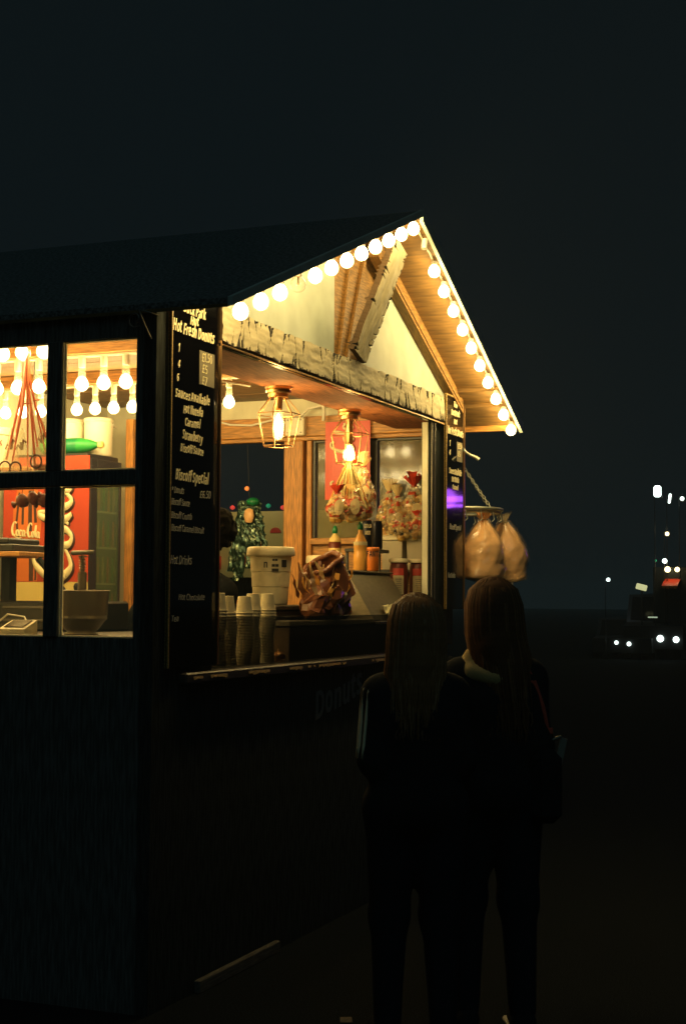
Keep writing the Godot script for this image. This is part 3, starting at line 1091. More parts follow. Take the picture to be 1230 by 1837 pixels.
# ------------------------------------------------------------------ things on the counter
func lid_tub(called: String, label: String, at: Vector3, s: float, printed: bool, group := "") -> Node3D:
	var t := thing(called, label, "tub", at, group)
	var st := S(true)
	lathe(st, [Vector2(0, 0), Vector2(0.082 * s, 0), Vector2(0.086 * s, 0.012 * s), Vector2(0.090 * s, 0.09 * s), Vector2(0.0925 * s, 0.092 * s), Vector2(0.096 * s, 0.165 * s), Vector2(0.0985 * s, 0.167 * s), Vector2(0.103 * s, 0.25 * s)], 32, Transform3D(), [3, 4, 5, 6])
	obj("body", st, M.tub_plastic, t)
	st = S(true)
	lathe(st, [Vector2(0.103 * s, 0.243 * s), Vector2(0.118 * s, 0.243 * s), Vector2(0.121 * s, 0.25 * s), Vector2(0.117 * s, 0.281 * s), Vector2(0.112 * s, 0.287 * s), Vector2(0.104 * s, 0.288 * s), Vector2(0.101 * s, 0.282 * s), Vector2(0.0, 0.282 * s)], 32, Transform3D(), [1, 5])
	obj("lid", st, M.tub_plastic, t)
	if printed:
		# a small printed label: bar-code, symbols, squares; wraps the side towards the window
		st = S()
		var base := atan2(0.55, -0.83)
		for m in [[-0.55, 0.205, 0.030, 0.036], [-0.12, 0.222, 0.012, 0.010], [0.02, 0.222, 0.012, 0.010], [-0.16, 0.195, 0.016, 0.013], [0.02, 0.195, 0.016, 0.013], [-0.07, 0.172, 0.034, 0.016], [0.34, 0.196, 0.006, 0.024], [0.46, 0.196, 0.006, 0.024], [0.40, 0.209, 0.017, 0.006]]:
			var a: float = base + m[0]
			var rr: float = lerpf(0.0985, 0.103, (m[1] - 0.167) / 0.083) * s + 0.0006
			var out := v3(cos(a), 0, sin(a))
			box(st, out * rr + v3(0, m[1] * s, 0), v3(m[2] * s, m[3] * s, 0.0012), 0.0, Basis(Vector3.UP.cross(out), Vector3.UP, out))
		obj("label_print", st, M.letter_dark, t).set_meta("kind", "stuff")
	return t

func cup_stack(label: String, at: Vector3, count: int, lean: Vector3, wob: float) -> void:
	var t := thing("cup_stack", label, "paper cups", at, "stacks of paper cups on the counter")
	var pitch := 0.0125
	for i in count:
		var fat := Basis.from_scale(v3(1.17, 1.0, 1.17))
		var o := lean * i + v3(sin(i * 0.45 + wob) * 0.0035, 0, cos(i * 0.37 + wob) * 0.0035)
		var st := S(true)
		var y := 0.0
		# upside-down cups nested: foot up
		lathe(st, [Vector2(0.0335, y), Vector2(0.0355, y + 0.002), Vector2(0.0335, y + 0.005), Vector2(0.0325, y + 0.006), Vector2(0.0325 - 0.0022, y + 0.0185)], 18, Transform3D(fat, o + v3(0, pitch * i, 0)), [3])
		if i == count - 1:
			lathe(st, [Vector2(0.0325 - 0.0022, y + 0.0185), Vector2(0.0235, y + 0.075), Vector2(0.0225, y + 0.0765), Vector2(0.0215, y + 0.073), Vector2(0, y + 0.073)], 18, Transform3D(fat, o + v3(0, pitch * i, 0)), [1, 3])
		obj("cup", st, M.paper_cup, t)

func bottle_shape(st: SurfaceTool, h: float, r: float, neck: float, neck_at := 0.72) -> void:
	lathe(st, [Vector2(0, 0), Vector2(r * 0.9, 0), Vector2(r, r * 0.15), Vector2(r, h * 0.36), Vector2(r * 0.93, h * 0.40), Vector2(r * 0.95, h * 0.52), Vector2(r, h * 0.56), Vector2(r * 0.94, h * (neck_at - 0.06)), Vector2(r * 0.6, h * (neck_at + 0.05)), Vector2(neck, h * (neck_at + 0.13)), Vector2(neck, h), Vector2(0, h)], 20)

func counter_goods() -> void:
	# low tinted screen along the counter edge
	var st := S()
	span(st, v3(0.50, 1.263, -0.030), v3(3.1, 1.475, -0.026), 0.001)
	tag(obj("counter_screen", st, M.tinted_guard), "low tinted acrylic screen along the front of the serving counter", "screen")
	# stacks of cups
	var xs := [0.725, 0.860, 0.985, 1.093, 1.215]
	var ns := [20, 19, 19, 20, 20]
	var who := ["closest to the menu board", "second from the menu board, narrow and low", "in the middle of the five, bulging", "fourth from the menu board, tallest", "beside the white lidded tub"]
	for i in 5:
		cup_stack("stack of upturned paper cups, " + who[i], v3(xs[i], 1.263, -0.10 - 0.012 * (i % 2)), ns[i], v3([0.0002, -0.0006, 0.0008, 0.0, 0.0006][i], 0, 0), i * 1.7)
	# raised black shelf behind the counter
	st = S()
	span(st, v3(1.52, 1.263, -0.70), v3(3.32, 1.50, -0.20), 0.006)
	var cab := thing("counter_cabinet", "low black cabinet on the counter that carries the white tubs", "cabinet")
	obj("body", st, M.black_metal, cab)
	st = S()
	span(st, v3(1.50, 1.501, -0.71), v3(3.33, 1.522, -0.19), 0.004)
	obj("top", st, M.counter, cab)
	lid_tub("lidded_tub", "large white lidded plastic tub with printed label under the first cage lamp", v3(1.735, 1.522, -0.32), 1.0, true, "white lidded tubs")
	lid_tub("lidded_tub", "white lidded plastic tub behind the brown crumpled bag", v3(3.0, 1.522, -0.553), 0.99, true, "white lidded tubs")
	# shallow brown box with a pale rim at the front
	var bx := thing("display_box", "dark brown box with a pale rim behind the tinted screen", "box")
	st = S()
	span(st, v3(1.36, 1.263, -0.185), v3(2.52, 1.425, -0.045), 0.004)
	obj("body", st, M.box_brown, bx)
	st = S()
	span(st, v3(1.352, 1.4255, -0.188), v3(2.53, 1.452, -0.04), 0.004)
	obj("rim", st, M.tape, bx)
	var bell := thing("call_bell", "small steel call bell on the counter beside the cups", "bell", v3(1.30, 1.263, -0.075))
	st = S(true)
	lathe(st, [Vector2(0, 0), Vector2(0.030, 0), Vector2(0.030, 0.006), Vector2(0.012, 0.012), Vector2(0.034, 0.016), Vector2(0.031, 0.034), Vector2(0.018, 0.046), Vector2(0.005, 0.049), Vector2(0.005, 0.058), Vector2(0, 0.060)], 20)
	obj("dome", st, M.copper, bell)
	bag_on_counter()
	hood()
	bottles_and_cans()
	far_corner()

func crumple(p: Vector3, n: FastNoiseLite, amt: float) -> Vector3:
	return p + v3(n.get_noise_3d(p.x, p.y, p.z), n.get_noise_3d(p.x + 7.0, p.y, p.z), n.get_noise_3d(p.x, p.y + 7.0, p.z)) * amt

func bag_on_counter() -> void:
	# crumpled brown bag lying on the box, its round mouth open towards the window, cellophane shreds and tongs round it
	var b := thing("open_bag", "crumpled glossy brown bag with a round open mouth beside the second white tub", "bag", v3(1.91, 1.452, -0.115))
	b.scale = Vector3.ONE * 1.22
	var n := FastNoiseLite.new()
	n.seed = 4
	n.frequency = 9.0
	var st: SurfaceTool
	var axis := v3(-0.50, 0.80, -0.20).normalized()
	var side := axis.cross(Vector3.UP).normalized()
	var up := side.cross(axis)
	# the heap of wrapped goods under the mouth
	var g := RandomNumberGenerator.new()
	g.seed = 12
	for m in [[v3(0.02, 0.085, 0.0), 0.115, 0.105], [v3(-0.10, 0.06, 0.01), 0.075, 0.075], [v3(0.13, 0.06, 0.0), 0.085, 0.075]]:
		st = S()
		var rr := []
		for i in 13:
			var line := []
			for k in 18:
				var a := TAU * k / 18.0
				var t := -PI / 2 + PI * i / 12.0
				var p: Vector3 = m[0] + v3(cos(a) * cos(t), sin(t) * m[2] / m[1], -sin(a) * cos(t) * 0.75) * m[1]
				p = crumple(p, n, 0.03) + v3(g.randf_range(-1, 1), g.randf_range(-1, 1), g.randf_range(-1, 1)) * 0.007 * cos(t)
				p.y = maxf(p.y, 0.001)
				line.append(p)
			rr.append(line)
		for i in 12:
			for k in 18:
				quad(st, rr[i][k], rr[i][(k + 1) % 18], rr[i + 1][(k + 1) % 18], rr[i + 1][k])
		obj("wrapper", st, M.brown_paper, b)
	# the neck of the bag and its dark mouth
	var rings := []
	for sct in [[0.0, 0.060], [0.06, 0.066], [0.12, 0.072], [0.16, 0.078], [0.185, 0.080]]:
		var ring := []
		for k in 28:
			var a := TAU * k / 28.0
			var p: Vector3 = v3(0.135, 0.075, 0.02) + axis * sct[0] + (side * cos(a) + up * sin(a)) * sct[1]
			ring.append(crumple(p, n, 0.016))
		rings.append(ring)
	st = S(true)
	for i in rings.size() - 1:
		for k in 28:
			var k2 := (k + 1) % 28
			quad(st, rings[i][k], rings[i][k2], rings[i + 1][k2], rings[i + 1][k])
	obj("neck", st, M.brown_paper, b)
	st = S(true)
	var lip: Array = rings[4].duplicate()
	lip.append(lip[0])
	tube(st, lip, 0.013, 8, false)
	obj("rolled_mouth", st, M.brown_paper, b)
	st = S(true)
	var c := Vector3.ZERO
	for k in 28:
		c += rings[4][k] / 28.0
	for k in 28:
		var k2 := (k + 1) % 28
		var a: Vector3 = c + (rings[4][k] - c) * 0.97
		var e: Vector3 = c + (rings[4][k2] - c) * 0.97
		quad(st, e, a, a - axis * 0.17, e - axis * 0.17)
		tri(st, a - axis * 0.17, e - axis * 0.17, c - axis * 0.17)
	obj("lining", st, M.brown_paper, b)
	# shreds of film and twisted wrapper ends that stick up round it
	for i in 30:
		st = S()
		var f := i / 29.0
		var root := v3(lerpf(-0.17, 0.10, f), 0.07 + 0.05 * g.randf(), g.randf_range(-0.05, 0.07))
		var dir := v3(lerpf(-0.45, 0.25, f) + g.randf_range(-0.25, 0.25), 1.0, g.randf_range(-0.3, 0.3)).normalized()
		var across := v3(g.randf_range(-1, 1), 0.2, g.randf_range(-1, 1)).normalized()
		var len := g.randf_range(0.08, 0.15) if f < 0.7 else g.randf_range(0.06, 0.10)
		var last_a := root - across * 0.010
		var last_b := root + across * 0.010
		for k in 4:
			var t := (k + 1) / 4.0
			var w := lerpf(0.015, 0.004, t) + g.randf_range(-0.003, 0.006)
			var mid := root + dir * len * t + v3(g.randf_range(-1, 1), 0, g.randf_range(-1, 1)) * 0.010
			var na := mid - across * w
			var nb := mid + across * w
			quad(st, last_a, last_b, nb, na)
			last_a = na
			last_b = nb
		obj("wrapper_shred", st, [M.brown_paper, M.bag_film, M.juice, M.brown_paper, M.bag_film][i % 5], b)

func hood() -> void:
	# steel hood of the doughnut fryer: pale side, sloping front
	var h := thing("fryer_hood", "sloping steel fryer hood at the end of the counter with bottles on top", "fryer hood")
	var pts := [v3(2.36, 1.455, 0), v3(2.40, 1.70, 0), v3(2.96, 1.705, 0), v3(3.30, 1.455, 0)]
	var st := S()
	prism(st, [v3(2.44, 1.44, -0.04), v3(2.44, 1.70, -0.20), v3(2.44, 1.70, -0.40), v3(2.44, 1.44, -0.40)], v3(0.66, 0, 0))
	obj("body", st, M.steel, h)
	st = S()
	prism(st, [v3(2.425, 1.435, -0.030), v3(2.425, 1.706, -0.192), v3(2.425, 1.706, -0.405), v3(2.425, 1.435, -0.405)], v3(0.014, 0, 0))
	obj("side_panel", st, M.steel, h)
	st = S()
	span(st, v3(2.42, 1.7005, -0.41), v3(3.12, 1.712, -0.185), 0.003)
	obj("top", st, M.steel, h)
	st = S()
	span(st, v3(2.42, 1.425, -0.06), v3(3.12, 1.4395, 0.0), 0.003)
	obj("drip_edge", st, M.black_metal, h)
	st = S(true)
	lathe(st, [Vector2(0, 0), Vector2(0.005, 0), Vector2(0.005, 0.003), Vector2(0, 0.004)], 8, Transform3D(Basis(v3(0, 1, 0), v3(-1, 0, 0), v3(0, 0, 1)), v3(2.424, 1.67, -0.20)))
	obj("screw", st, M.iron, h)
	st = S()
	var n := FastNoiseLite.new()
	n.seed = 8
	n.frequency = 7.0
	var g := []
	for i in 9:
		for j in 9:
			var u := i / 8.0
			var v := j / 8.0
			var p := v3(2.62 + 0.24 * u, 1.445 + 0.075 * v + 0.02 * u * v, -0.015 - 0.05 * v)
			p += v3(0, 0, 0.014) * n.get_noise_2d(u * 3.0, v * 3.0) + v3(0, 0.02, 0) * n.get_noise_2d(u * 2.0 + 9.0, v * 2.0)
			g.append(p)
	for i in 8:
		for j in 8:
			quad(st, g[i * 9 + j], g[(i + 1) * 9 + j], g[(i + 1) * 9 + j + 1], g[i * 9 + j + 1])
	tag(obj("paper_napkin", st, M.napkin), "crumpled yellow-white paper napkin against the sloping steel hood", "napkin")

func bottles_and_cans() -> void:
	var y := 1.7125
	for b in [["small green-capped squash bottle with a dark label standing on the second tub lid", 3.07, -0.53, "label_dark", 0.155, 0.036], ["green-capped bottle of pale orange juice in front of the dark can", 2.70, -0.225, "", 0.245, 0.038]]:
		var t := thing("juice_bottle", b[0], "bottle", v3(b[1], y if b[3] == "" else 1.8015, b[2]), "green-capped bottles on the fryer hood")
		var st := S(true)
		bottle_shape(st, b[4], b[5], 0.013, 0.72)
		obj("body", st, M.juice_pale if b[3] != "" else M.juice, t)
		st = S(true)
		lathe(st, [Vector2(0.014, b[4] - 0.018), Vector2(0.016, b[4] - 0.016), Vector2(0.017, b[4] + 0.006), Vector2(0.012, b[4] + 0.014), Vector2(0.008, b[4] + 0.026), Vector2(0, b[4] + 0.028)], 14)
		obj("cap", st, M.cap_green, t)
		st = S(true)
		lathe(st, [Vector2(b[5] + 0.0006, b[4] * 0.57), Vector2(b[5] + 0.0006, b[4] * 0.63), Vector2(b[5] * 0.965 + 0.001, b[4] * 0.655)] if b[3] == "" else [Vector2(b[5] + 0.0008, b[4] * 0.33), Vector2(b[5] * 0.955 + 0.001, b[4] * 0.44), Vector2(b[5] + 0.0008, b[4] * 0.565)], 20)
		obj("label", st, M.label_paper if b[3] == "" else M.sauce_red, t)
	# orange soda bottle with big dark letters
	var s := thing("soda_bottle", "orange soda bottle with dark lettering and a red-orange cap below the black can", "bottle", v3(2.87, 1.7125, -0.215))
	var st := S(true)
	lathe(st, [Vector2(0, 0), Vector2(0.03, 0), Vector2(0.034, 0.008), Vector2(0.034, 0.115), Vector2(0.028, 0.13), Vector2(0, 0.131)], 20)
	obj("body", st, M.soda_orange, s)
	st = S(true)
	lathe(st, [Vector2(0.0345, 0.112), Vector2(0.037, 0.114), Vector2(0.037, 0.131), Vector2(0.033, 0.136), Vector2(0, 0.136)], 20)
	obj("cap", st, M.soda_orange, s)
	st = S()
	var face := Basis(Vector3.UP, deg_to_rad(-62))
	words(st, "FANTA", bold, 0.030, Transform3D(face, face * v3(0, 0, 0.0345) + v3(0, 0.072, 0)), 0.002, 0.0, 0.03, 0.62)
	obj("lettering", st, M.letter_dark, s, false)
	# tall cans on the shelf behind
	var shelf_y := 1.845
	st = S()
	span(st, v3(2.90, 1.8255, -0.40), v3(3.24, 1.845, -0.255), 0.002)
	span(st, v3(2.915, 1.7125, -0.40), v3(2.93, 1.825, -0.385), 0.001)
	span(st, v3(3.10, 1.7125, -0.40), v3(3.115, 1.825, -0.385), 0.001)
	span(st, v3(3.10, 1.7125, -0.275), v3(3.115, 1.825, -0.26), 0.001)
	tag(obj("can_rack", st, M.black_metal), "small black rack on the fryer hood that carries two cans", "rack")
	for c in [["tall black can with silver top on the little rack", 3.175, -0.305, "can_dark"], ["dark can with pale block letters and an orange top on the little rack", 3.06, -0.325, "can_dark"]]:
		var k := thing("drink_can", c[0], "can", v3(c[1], shelf_y, c[2]), "cans on the rack")
		st = S(true)
		lathe(st, [Vector2(0, 0), Vector2(0.024, 0), Vector2(0.030, 0.010), Vector2(0.030, 0.148), Vector2(0.025, 0.163), Vector2(0.025, 0.166)], 20, Transform3D(), [4])
		obj("body", st, M[c[3]], k)
		st = S(true)
		lathe(st, [Vector2(0.0252, 0.1662), Vector2(0.027, 0.168), Vector2(0.0255, 0.170), Vector2(0.023, 0.165), Vector2(0, 0.165)], 20)
		obj("top", st, M.steel if c[1] > 3.1 else M.soda_orange, k)
		if c[1] < 3.1:
			st = S()
			for q in [["COLD", 0.115], ["MIX", 0.075]]:
				words(st, q[0], bold, 0.022, Transform3D(face, face * v3(0, 0, 0.0305) + v3(0, q[1], 0)), 0.0015, 0.0, 0.0, 0.55)
			obj("lettering", st, M.letter_cream, k, false)

func far_corner() -> void:
	# jars in front of two white bins on a shelf by the hatch post
	for j in [["tall jar of red sauce with a paper label, nearer the fryer hood", 3.24, -0.195], ["tall jar of red sauce with a paper label, tucked against the hatch post", 3.35, -0.112]]:
		var t := thing("sauce_jar", j[0], "jar", v3(j[1], 1.565, j[2]), "jars of red sauce by the hatch post")
		var st := S(true)
		lathe(st, [Vector2(0, 0), Vector2(0.048, 0), Vector2(0.053, 0.008), Vector2(0.054, 0.17), Vector2(0.050, 0.19), Vector2(0.047, 0.205), Vector2(0, 0.205)], 22)
		obj("glass", st, M.sauce_red, t)
		st = S(true)
		lathe(st, [Vector2(0.050, 0.206), Vector2(0.058, 0.207), Vector2(0.058, 0.226), Vector2(0.055, 0.230), Vector2(0, 0.230)], 22, Transform3D(), [1])
		obj("lid", st, M.tub_plastic, t)
		st = S(true)
		for k in 8:
			var a := lerpf(2.25, 3.45, k / 8.0)
			var b := lerpf(2.25, 3.45, (k + 1) / 8.0)
			for q in [[0.02, 0.13]]:
				quad(st, v3(cos(b) * 0.055, q[0], sin(b) * 0.055), v3(cos(a) * 0.055, q[0], sin(a) * 0.055), v3(cos(a) * 0.055, q[1], sin(a) * 0.055), v3(cos(b) * 0.055, q[1], sin(b) * 0.055))
		var lab := obj("label", st, M.label_paper, t)
		st = S(true)
		for k in 8:
			var a := lerpf(2.25, 3.45, k / 8.0)
			var b := lerpf(2.25, 3.45, (k + 1) / 8.0)
			quad(st, v3(cos(b) * 0.0555, 0.131, sin(b) * 0.0555), v3(cos(a) * 0.0555, 0.131, sin(a) * 0.0555), v3(cos(a) * 0.0555, 0.172, sin(a) * 0.0555), v3(cos(b) * 0.0555, 0.172, sin(b) * 0.0555))
		obj("label_band", st, M.label_red, lab)
		st = S()
		for r in 7:
			var out := v3(cos(2.8), 0, sin(2.8))
			box(st, out * 0.0548 + v3(0, 0.034 + 0.0125 * r, 0), v3(0.036 - 0.006 * (r % 3), 0.003, 0.0022), 0.0, Basis(Vector3.UP.cross(out), Vector3.UP, out))
		obj("label_print", st, M.tape, lab).set_meta("kind", "stuff")
	var st := S()
	span(st, v3(3.14, 1.543, -0.30), v3(3.42, 1.564, -0.054), 0.003)
	span(st, v3(3.335, 1.263, -0.28), v3(3.40, 1.543, -0.06), 0.003)
	tag(obj("jar_stand", st, M.black_metal), "dark stand under the two sauce jars at the end of the counter", "stand")
	st = S()
	span(st, v3(3.43, 1.715, -0.56), v3(3.59, 1.735, -0.06), 0.003)
	span(st, v3(3.44, 1.565, -0.54), v3(3.46, 1.715, -0.52), 0.002)
	span(st, v3(3.53, 1.565, -0.54), v3(3.55, 1.715, -0.52), 0.002)
	span(st, v3(3.53, 1.565, -0.16), v3(3.55, 1.715, -0.14), 0.002)
	span(st, v3(3.43, 1.548, -0.56), v3(3.59, 1.566, -0.06), 0.002)
	tag(obj("bin_shelf", st, M.black_metal), "dark shelf behind the sauce jars that carries the white bins", "shelf")
	for k in 2:
		var b := thing("storage_bin", ["white square plastic bin full of bagged sweets beside the black can", "white square plastic bin of bagged sweets against the hatch post"][k], "bin", v3(3.51, 1.736, -0.315 + 0.163 * k), "white bins of bagged sweets")
		st = S()
		# tapering walls and a turned-out rim
		for s in [[-1, 0], [1, 0], [0, -1], [0, 1]]:
			var o := v3(s[0], 0, s[1])
			var a := v3(-s[1], 0, s[0])
			var hw := 0.068
			var lowp := o * 0.062
			var p := [lowp - a * 0.062, lowp + a * 0.062, o * hw + a * hw + v3(0, 0.175, 0), o * hw - a * hw + v3(0, 0.175, 0)]
			quad_out(st, p, o)
			var inn := -o * 0.003
			quad_out(st, [p[0] + inn, p[1] + inn, p[2] + inn, p[3] + inn], -o)
		quad_out(st, [v3(-0.062, 0.001, -0.062), v3(0.062, 0.001, -0.062), v3(0.062, 0.001, 0.062), v3(-0.062, 0.001, 0.062)], Vector3.DOWN)
		obj("body", st, M.bin_plastic, b)
		st = S()
		for s in [[-1, 0], [1, 0], [0, -1], [0, 1]]:
			var o := v3(s[0], 0, s[1])
			box(st, o * 0.072 + v3(0, 0.186 + (0.004 if k == 0 else 0.0), 0), v3(0.012 if s[0] else 0.156, 0.03, 0.012 if s[1] else 0.132), 0.003)
		obj("rim", st, M.tub_plastic, b)
	# bagged sweets heaped in and over the bins, and a bunch hanging under the second cage lamp
	var spots := [
		[3.50, 1.925, -0.355, 0.085, 0.36, 0, "tall tied bag of golden sweets standing in the bin beside the can"],
		[3.46, 1.925, -0.285, 0.07, 0.32, 1, "tied bag of sweets with a red tag, second from the can"],
		[3.52, 1.93, -0.20, 0.10, 0.40, 2, "big tied bag of sweets with a red bow in the bin by the hatch post"],
		[3.47, 1.925, -0.125, 0.075, 0.26, 3, "low bag of sweets with a red print squeezed beside the hatch post"],
		[3.425, 1.92, -0.235, 0.062, 0.17, 4, "small bag with a dark print at the rim of the first white bin"],
		[3.425, 1.92, -0.14, 0.066, 0.165, 5, "small bag with a dark print at the rim of the second white bin"],
		[3.02, 2.02, -0.36, 0.075, 0.33, 1, "tall flat bag of sweets with a pale oval label behind the cans"],
	]
	for p in spots:
		sweet_bag(v3(p[0], p[1], p[2]), p[3], p[4], p[5], p[6])
	hanging_bunch()

func sweet_bag(at: Vector3, r: float, h: float, kind: int, label: String, hang := false) -> Node3D:
	var b := thing("sweet_bag", label, "bag of sweets", at, "cellophane bags of sweets")
	var n := FastNoiseLite.new()
	n.seed = 100 + kind
	n.frequency = 11.0
	var g := RandomNumberGenerator.new()
	g.seed = 40 + kind
	var wide := func(v: float) -> float:
		return r * (0.55 + 0.45 * sin(clampf(v / 0.45, 0, 1) * PI / 2)) if v < 0.45 else r * lerpf(1.0, 0.16, pow((v - 0.45) / 0.55, 1.25))
	# the sweets inside
	var st := S(true)
	var tones := [Color(0.60, 0.36, 0.07), Color(0.62, 0.44, 0.12), Color(0.58, 0.27, 0.05), Color(0.60, 0.40, 0.10), Color(0.66, 0.53, 0.24)]
	for i in int(46 * h / 0.3):
		var v := g.randf_range(0.03, 0.80)
		var rad: float = (wide.call(v) - 0.020) * sqrt(g.randf_range(0.35, 1.0))
		var a := g.randf() * TAU
		var q := g.randf_range(0.018, 0.030)
		st.set_color(tones[g.randi_range(0, 4)])
		var turn := Basis.from_euler(v3(g.randf() * 6.0, g.randf() * 6.0, 0)).scaled_local(v3(1, 0.65, 1))
		lathe(st, [Vector2(0, -q), Vector2(q * 0.75, -q * 0.7), Vector2(q, 0), Vector2(q * 0.75, q * 0.7), Vector2(0, q)], 7, Transform3D(turn, v3(cos(a) * rad, v * h * 0.78, -sin(a) * rad * 0.85)))
	obj("sweets", st, M.bag_print, b).set_meta("kind", "stuff")
	# crinkled film, and what is printed on it
	st = S()
	var pr := S()
	var rows := 17
	var cols := 23
	var ring := []
	for i in rows + 1:
		var v := float(i) / rows
		var rad: float = 0.001 if i == 0 else wide.call(v) + 0.004
		var line := []
		for k in cols:
			var a := TAU * k / cols
			var p := v3(cos(a) * rad, v * h * 0.78, -sin(a) * rad * 0.85)
			var bump := n.get_noise_3d(p.x * 3.0, p.y * 3.0, p.z * 3.0) * 0.012 + sin(a * 7.0 + kind) * 0.004 * v + g.randf_range(-0.005, 0.005)
			line.append(p + v3(cos(a), 0, -sin(a)) * bump * minf(1.0, v * 6.0))
		ring.append(line)
	var printed := 0
	for i in rows:
		for k in cols:
			var k2 := (k + 1) % cols
			var c: Vector3 = (ring[i][k] + ring[i + 1][k2]) * 0.5
			var o := v3(c.x, 0, c.z) * 0.03
			if n.get_noise_3d(c.x * 1.6, c.y * 1.6 + 20.0, c.z * 1.6) > 0.20 and i > 1 and i < rows - 2:
				pr.set_color(Color(0.50, 0.07, 0.03) if kind < 4 or c.y > h * 0.3 else Color(0.035, 0.02, 0.022))
				quad(pr, ring[i][k] + o, ring[i][k2] + o, ring[i + 1][k2] + o, ring[i + 1][k] + o)
				printed += 1
			quad(st, ring[i][k], ring[i][k2], ring[i + 1][k2], ring[i + 1][k])
	obj("bag", st, M.clear_film, b)
	if printed > 0:
		obj("print", pr, M.bag_print, b).set_meta("kind", "stuff")
	# gathered neck with a red twist and a fan of film
	st = S(true)
	tube(st, [v3(-r * 0.2, h * 0.78, 0), v3(0, h * 0.79, r * 0.17), v3(r * 0.2, h * 0.78, 0), v3(0, h * 0.77, -r * 0.17), v3(-r * 0.2, h * 0.78, 0)], 0.006, 6)
	obj("twist_tie", st, M.label_red, b)
	st = S()
	for k in 11:
		var a := TAU * k / 11.0 + g.randf() * 0.4
		var d := v3(cos(a), 0, sin(a))
		var e := v3(-sin(a), 0, cos(a))
		var base := v3(0, h * 0.78, 0)
		var tip := base + d * r * g.randf_range(0.3, 0.62) + v3(0, h * g.randf_range(0.12, 0.22), 0)
		var w := r * g.randf_range(0.18, 0.34)
		tri(st, base + d * r * 0.1 - e * 0.004, base + d * r * 0.1 + e * 0.004, tip + e * w)
		tri(st, base + d * r * 0.1 - e * 0.004, tip + e * w, tip - e * w + v3(0, 0.01, 0))
	obj("bag_top", st, M.poster_red if kind % 3 == 2 else M.bag_film, b)
	# pale oval label
	if kind < 3:
		st = S()
		var out := v3(-0.86, 0, 0.5).normalized()
		var t := Vector3.UP.cross(out)
		var c := out * (r * 0.99) + v3(0, h * 0.36, 0)
		for k in 20:
			var a := TAU * k / 20.0
			var b2 := TAU * (k + 1) / 20.0
			tri(st, c + out * 0.006, c + (t * cos(a) * 0.62 + Vector3.UP * sin(a)) * r * 0.6 - out * 0.002, c + (t * cos(b2) * 0.62 + Vector3.UP * sin(b2)) * r * 0.6 - out * 0.002)
		obj("label", st, M.label_paper, b)
	return b

func hanging_bunch() -> void:
	# a bunch of wrapped straws under the second lamp, with bags tied into it
	var b := thing("straw_bunch", "fanned bunch of pale cellophane straws hung under the second cage lamp", "bunch of straws", v3(2.585, 2.30, -0.25))
	var g := RandomNumberGenerator.new()
	g.seed = 19
	for i in 34:
		var st := S(true)
		var a := g.randf() * TAU
		var s := sqrt(g.randf())
		var top := v3(cos(a) * 0.014, g.randf_range(-0.02, 0.01), sin(a) * 0.014)
		var low := v3(cos(a) * 0.16 * s, -0.20 - 0.05 * g.randf(), sin(a) * 0.10 * s)
		tube(st, [top, top.lerp(low, 0.5) + v3(0, 0.008, 0), low], [0.0032, 0.004, 0.0055], 5)
		obj("straw", st, M.straw if i % 5 else M.juice, b)
	var st := S(true)
	tube(st, [v3(0, 0.012, 0), v3(0, -0.03, 0)], 0.019, 10)
	obj("binding", st, M.straw, b)
	st = S(true)
	tube(st, [v3(0, 0.0, 0), v3(-0.004, 0.008, 0), v3(-0.006, 0.012, 0)], 0.002, 5)
	obj("hanger", st, M.copper, b)
	var spots := [[2.42, 1.975, -0.25, 0.068, 0.19, 2, "red-printed bag of sweets hanging lowest under the straw bunch"], [2.53, 1.985, -0.20, 0.072, 0.19, 0, "golden bag of sweets with an oval label under the straw bunch"], [2.63, 1.985, -0.28, 0.085, 0.20, 1, "broad bag of sweets under the straw bunch, half hidden by the others"], [2.80, 2.0, -0.25, 0.08, 0.38, 0, ""], [2.88, 2.03, -0.32, 0.07, 0.37, 2, "bag with a red and white paper top above the dark can"]]
	spots[3][6] = "tall bag of sweets with a gold oval label between straw bunch and can"
	for p in spots:
		sweet_bag(v3(p[0], p[1], p[2]), p[3], p[4], p[5], p[6])
	# red poster hung on the far wall
	var po := thing("poster", "red soft-drink poster with pale vertical lettering behind the second cage lamp", "poster", v3(3.53, 2.41, -0.64))
	st = S()
	var n := 12
	for i in n:
		var z0 := -0.15 + 0.30 * i / n
		var z1 := -0.15 + 0.30 * (i + 1) / n
		quad(st, v3(sin(z0 * 25) * 0.006, -0.24, z0), v3(sin(z1 * 25) * 0.006, -0.24, z1), v3(sin(z1 * 25) * 0.003, 0.245, z1), v3(sin(z0 * 25) * 0.003, 0.245, z0))
		quad(st, v3(sin(z0 * 25) * 0.003 + 0.002, 0.245, z0), v3(sin(z1 * 25) * 0.003 + 0.002, 0.245, z1), v3(sin(z1 * 25) * 0.006 + 0.002, -0.24, z1), v3(sin(z0 * 25) * 0.006 + 0.002, -0.24, z0))
	obj("sheet", st, M.poster_red, po)
	st = S()
	var face := Basis(v3(0, 1, 0), v3(0, 0, -1), v3(-1, 0, 0))
	script_word(st, Transform3D(face.scaled_local(v3(0.155, 0.155, 1)), v3(-0.009, -0.19, 0.045)), 0.045)
	obj("lettering", st, M.letter_cream, po)

